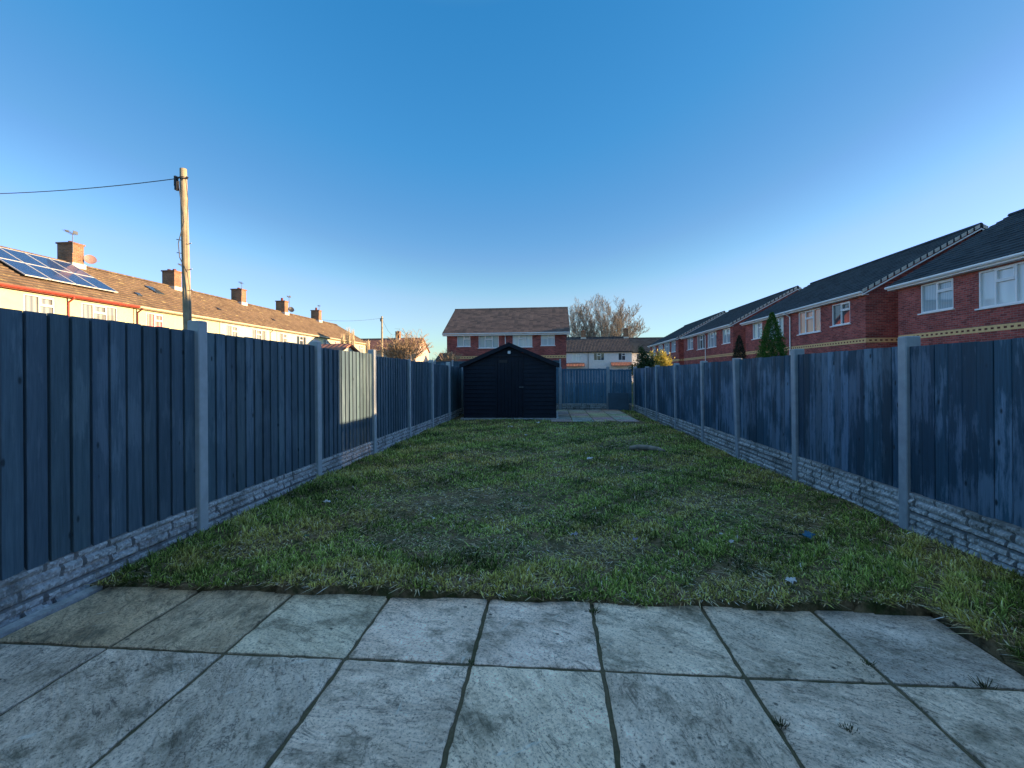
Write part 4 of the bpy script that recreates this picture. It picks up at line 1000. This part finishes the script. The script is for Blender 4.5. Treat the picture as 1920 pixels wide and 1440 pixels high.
# ------------------------------------------------------------------ grass
def patchn(x, y, s, ph):                                   # smooth pseudo-noise 0..1
    v = np.sin(x*s+ph)*np.cos(y*s*1.13-ph*1.7)+.6*np.sin(x*s*2.1-y*s*1.7+ph*2)+.4*np.sin(x*s*4.3+y*s*3.9+ph*3)
    return np.clip(v/3.2+.5, 0, 1)
def make_grass(n_target):
    # density falls with distance, candidates drawn in strips
    X = []; Y = []
    for (y0, y1, dens) in ((.6, 2.73, 9000), (2.73, 2.86, 13000), (2.86, 3.6, 12000), (3.6, 4.8, 8600), (4.8, 6.5, 5200), (6.5, 9, 3200), (9, 12, 2000), (12, 17.2, 1000)):
        x0 = 2.075 if y1 <= 2.74 else -2.92; A = (2.92-x0)*(y1-y0); m = int(A*dens)
        X.append(rng.uniform(x0, 2.92, m)); Y.append(rng.uniform(y0, y1, m))
    x = np.concatenate(X); y = np.concatenate(Y)
    m_ = 2600; x = np.concatenate([x, rng.uniform(2.078, 2.12, m_)]); y = np.concatenate([y, rng.uniform(.8, 2.76, m_)])
    cl = patchn(x, y, 9.0, 1.0)*.6+patchn(x, y, 23, 2.0)*.4     # clumping
    keep = rng.random(len(x)) < np.clip((cl-.20)*2.2, .10, 1)
    edge = 2.742+.018*np.sin(x*9)+.015*np.sin(x*23+1)+rng.normal(0, .006, len(x))
    keep &= (y > edge) | (x > 2.078)
    keep &= ~((y > 13.38) & (x < .12))
    pe = 13.45-.55*np.clip(x, 0, 3)+.1*np.sin(x*8)
    keep &= ~((y > pe) & (x > -.05) & (x < 2.45))
    x = x[keep]; y = y[keep]; cl = cl[keep]; n = len(x)
    # bare thatch patches
    dead = np.zeros(n)
    for (cx, cy, rx, ry, a) in ((-1.0, 4.75, 1.0, .6, 1.0), (.15, 3.5, .6, .25, .8), (-.9, 3.6, .8, .3, .8), (1.9, 4.6, .8, .8, .6), (.9, 6.4, .7, .5, .45), (-.6, 7.6, .8, .5, .4), (1.3, 8.6, .6, .6, .4), (-1.7, 6.3, .4, .5, .5), (-2.2, 3.4, .4, .2, .4), (1.15, 3.15, .5, .2, .4)):
        dead = np.maximum(dead, a*np.exp(-((x-cx)/rx)**2-((y-cy)/ry)**2))
    k2 = rng.random(n) > dead*.55; x = x[k2]; y = y[k2]; cl = cl[k2]; dead = dead[k2]; n = len(x)
    yel = patchn(x, y, 2.4, 4.0); grn = patchn(x, y, 3.3, 7.0); trod = np.exp(-((x-.05-.04*(y-8))/.22)**2)*(y > 3.6)
    edgeb = np.exp(-((y-2.9)/.14)**2)*(np.abs(x) < 1.7)
    yellow = np.clip((yel-.52)*4+edgeb*1.2, 0, 1); straw = rng.random(n) < (.12+.45*dead+.15*yellow)
    H = (.014+.026*cl+.014*rng.random(n))*(1-.45*dead); H *= 1+.25*(x > 1.9)*(y < 4.5)+.3*(x < -2.3); H *= np.where((y < 2.9) & (x < 2.1), .75, 1)
    H = np.where(y > 8, H*1.15, H)*(1-.35*trod); H *= np.exp(rng.normal(0, .28, n))
    thatch = rng.random(n) < .30; H = np.where(thatch, H*1.25, H)
    th = rng.uniform(0, 2*math.pi, n)+1.2*np.sin(x*3)+np.cos(y*2.2); lean = rng.uniform(.3, 1.6, n)+dead*1.2
    lean = np.where(straw, lean+1.2, lean)
    Wd = rng.uniform(.0016, .0036, n)*(1+y*.13)
    lean = np.where(thatch, lean+1.5, lean)
    up = np.clip(1.15-lean*.42, .10, 1)
    th = np.where((y < 2.80) & (x < 2.1) & (rng.random(n) < .7), -1.57+rng.normal(0, .6, n), th)
    th = np.where((y < 2.74) & (x < 2.13) & (rng.random(n) < .75), 3.14+rng.normal(0, .6, n), th)
    dx = np.cos(th)*lean*.6*H; dy = np.sin(th)*lean*.6*H
    zb = np.array([hz(a, c) for a, c in zip(x, y)])-.012
    sx = -np.sin(th)*Wd; sy = np.cos(th)*Wd
    # face mostly towards the viewer half the time
    half = rng.random(n) < .6; sx = np.where(half, Wd, sx); sy = np.where(half, Wd*.2, sy)
    P0 = np.stack([x-sx, y-sy, zb], 1); P1 = np.stack([x+sx, y+sy, zb], 1)
    mxp = x+dx*.42; myp = y+dy*.42; mz = zb+H*up*.62
    P2 = np.stack([mxp+sx*.8, myp+sy*.8, mz], 1); P3 = np.stack([mxp-sx*.8, myp-sy*.8, mz], 1)
    tx = x+dx; ty = y+dy; tz = zb+H*up
    P4 = np.stack([tx+sx*.12, ty+sy*.12, tz], 1); P5 = np.stack([tx-sx*.12, ty-sy*.12, tz], 1)
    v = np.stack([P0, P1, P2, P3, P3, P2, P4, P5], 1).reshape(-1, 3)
    g1 = np.array([.11, .16, .03]); g2 = np.array([.40, .52, .12]); ye = np.array([.68, .58, .16]); st = np.array([.72, .60, .36])
    k = rng.random((n, 1)); c = g1*(1-k)+g2*k
    c = c*(.30+1.35*grn[:, None]); c = c*(1+.75*trod[:, None]); c = c*(1-.75*yellow[:, None])+ye*.75*yellow[:, None]*(.7+.6*k)
    c = np.where(straw[:, None], st*(.55+.6*k), c); c = c*(1-.35*dead[:, None])
    br_ = np.array([.24, .17, .09]); th2 = thatch & (rng.random(n) < .6); c = np.where(th2[:, None], br_*(.3+1.3*rng.random((n, 1))), c)
    c = c*np.exp(rng.normal(-.04, .60, (n, 1)))
    grad = np.array([.55, .55, .9, .9, .9, .9, 1.55, 1.55])            # dry, paler tips; roots darkened to paint shade between blades
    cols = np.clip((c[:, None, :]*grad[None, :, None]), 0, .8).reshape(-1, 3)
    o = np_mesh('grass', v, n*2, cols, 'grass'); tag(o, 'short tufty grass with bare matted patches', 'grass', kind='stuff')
    print('blades', n); return o
make_grass(0)

# weeds in joints and along the patio edge (one tuft each)
def tuft(label, x, y, z, n, H, c1, c2, spread=.05, name='weed_tuft', group='weeds on the front patio'):
    a = rng.uniform(0, 6.28, n); r = rng.random(n)*spread; bx = x+np.cos(a)*r*.6; by = y+np.sin(a)*r*.6
    hh = H*rng.uniform(.5, 1.1, n); ln = rng.uniform(.2, 1.1, n)*hh; W_ = .0025
    sx = np.full(n, W_); P = []
    v = np.stack([np.stack([bx-sx, by, np.full(n, z)], 1), np.stack([bx+sx, by, np.full(n, z)], 1), np.stack([bx+np.cos(a)*ln+.0008, by+np.sin(a)*ln, z+hh], 1), np.stack([bx+np.cos(a)*ln-.0008, by+np.sin(a)*ln, z+hh], 1)], 1).reshape(-1, 3)
    k = rng.random((n, 1)); c = np.repeat(np.array(c1)*(1-k)+np.array(c2)*k, 4, axis=0)
    v[:, 0] -= x; v[:, 1] -= y
    o = np_mesh(name, v, n, c, 'grass'); o.location = (x, y, 0); tag(o, label, 'weed', group); return o
gA, gB, gD = (.03, .06, .02), (.09, .12, .04), (.10, .085, .05)
tuft('wiry dark weed in the right-hand cross joint of the patio', 1.83, 2.15, -.055, 22, .035, gD, gA, .05)
tuft('weed where two joints cross at the right of the patio', 1.44, 2.28, -.055, 34, .014, gA, gB, .05)
tuft('grassy weed at the top of the joint right of centre', .225, 2.66, -.055, 34, .02, gA, gB, .04)
tuft('tiny weed at the crossing left of centre', -.385, 2.15, -.055, 26, .012, gA, gB, .04)
tuft('low weed in the joint at the lower right', .86, 1.86, -.055, 44, .02, gD, gA, .04)
tuft('flattened dark sprig lying on a slab at the lower right', 1.1, 1.85, -.052, 30, .012, gD, gA, .05)

# ------------------------------------------------------------------ litter on the lawn and a board at the back
def scrap(label, x, y, s, c, seed, name='litter_scrap', mat=None):
    rr = random.Random(seed); b = MB(); n = 5; z = hz(x, y)+.028
    vs = [(((i/n)-.5)*s+rr.uniform(-.1, .1)*s, ((j/n)-.5)*s*.55+rr.uniform(-.1, .1)*s, rr.uniform(0, .28)*s) for j in range(n+1) for i in range(n+1)]
    fs = [(j*(n+1)+i, j*(n+1)+i+1, (j+1)*(n+1)+i+1, (j+1)*(n+1)+i) for j in range(n) for i in range(n) if not ((i in (0, n-1)) and (j in (0, n-1)) and rr.random() < .6)]
    b.add(vs, fs); key = 'scrap%s' % str(c)
    if key not in M: M[key] = m_plain('scrap_paper', c, .6, .2, 20)
    o = b.build(name, key, smooth=True); o.location = (x, y, z); o.rotation_euler = (0, 0, rr.uniform(0, 3)); tag(o, label, 'litter', 'litter scattered on the lawn')
wh = (.62, .64, .66)
for (lb, x, y, s, c) in (('white crumpled scrap beside the left gravel board', -2.22, 4.42, .085, wh), ('white scrap at the patio edge on the right', 1.42, 2.93, .075, wh),
        ('grey-white scrap in the middle of the near lawn', .17, 3.68, .07, (.4, .4, .48)), ('crumpled blue plastic on the right of the near lawn', 1.95, 3.77, .12, (.03, .14, .26)),
        ('small white leaf-like scrap right of the centre', 1.32, 3.60, .05, (.5, .48, .5)), ('pair of small white bits just above the last scrap', 1.30, 3.76, .035, (.5, .48, .5)),
        ('white scrap in the far half of the lawn', .55, 7.0, .12, wh), ('white scrap on the lawn just before the shed', -1.0, 11.2, .13, wh),
        ('second white scrap before the shed', -.55, 9.7, .10, wh), ('pale scrap right of the shed front', -.35, 11.9, .12, wh),
        ('tiny white bit on the left of the near lawn', -1.05, 4.05, .035, wh), ('tiny white bit near the bottom left of the lawn', -1.2, 3.45, .03, wh),
        ('grey scrap at the near edge of the lawn', .62, 3.62, .055, (.25, .22, .32)), ('green plastic scrap near the left corner of the lawn', -1.95, 3.55, .04, (.05, .25, .18))):
    scrap(lb, x, y, s, c, zlib.crc32(lb.encode()) % 999)
# split log lying in the grass
b = MB(); pts = [Vector((1.28, 7.95, .045)), Vector((1.42, 7.92, .07)), Vector((1.58, 7.88, .065)), Vector((1.72, 7.82, .05)), Vector((1.82, 7.76, .03))]
for a_, c_, r0, r1 in zip(pts[:-1], pts[1:], (.03, .045, .045, .04), (.045, .045, .04, .02)): b.tube(a_, c_, r0, r1, 9)
tag(b.build('branch_piece', 'twig', smooth=True), 'pale curved piece of dead branch lying on the far right of the lawn', 'branch')
# leaning board
b = MB(); b.bevbox(0, .72, 0, .03, 0, .62, .006); o = b.build('wooden_board', 'board'); o.location = (2.02, 16.98, .0); o.rotation_euler = (R(-14), 0, 0)
tag(o, 'square blue-grey board leaning on the back fence beside the right corner post', 'board')
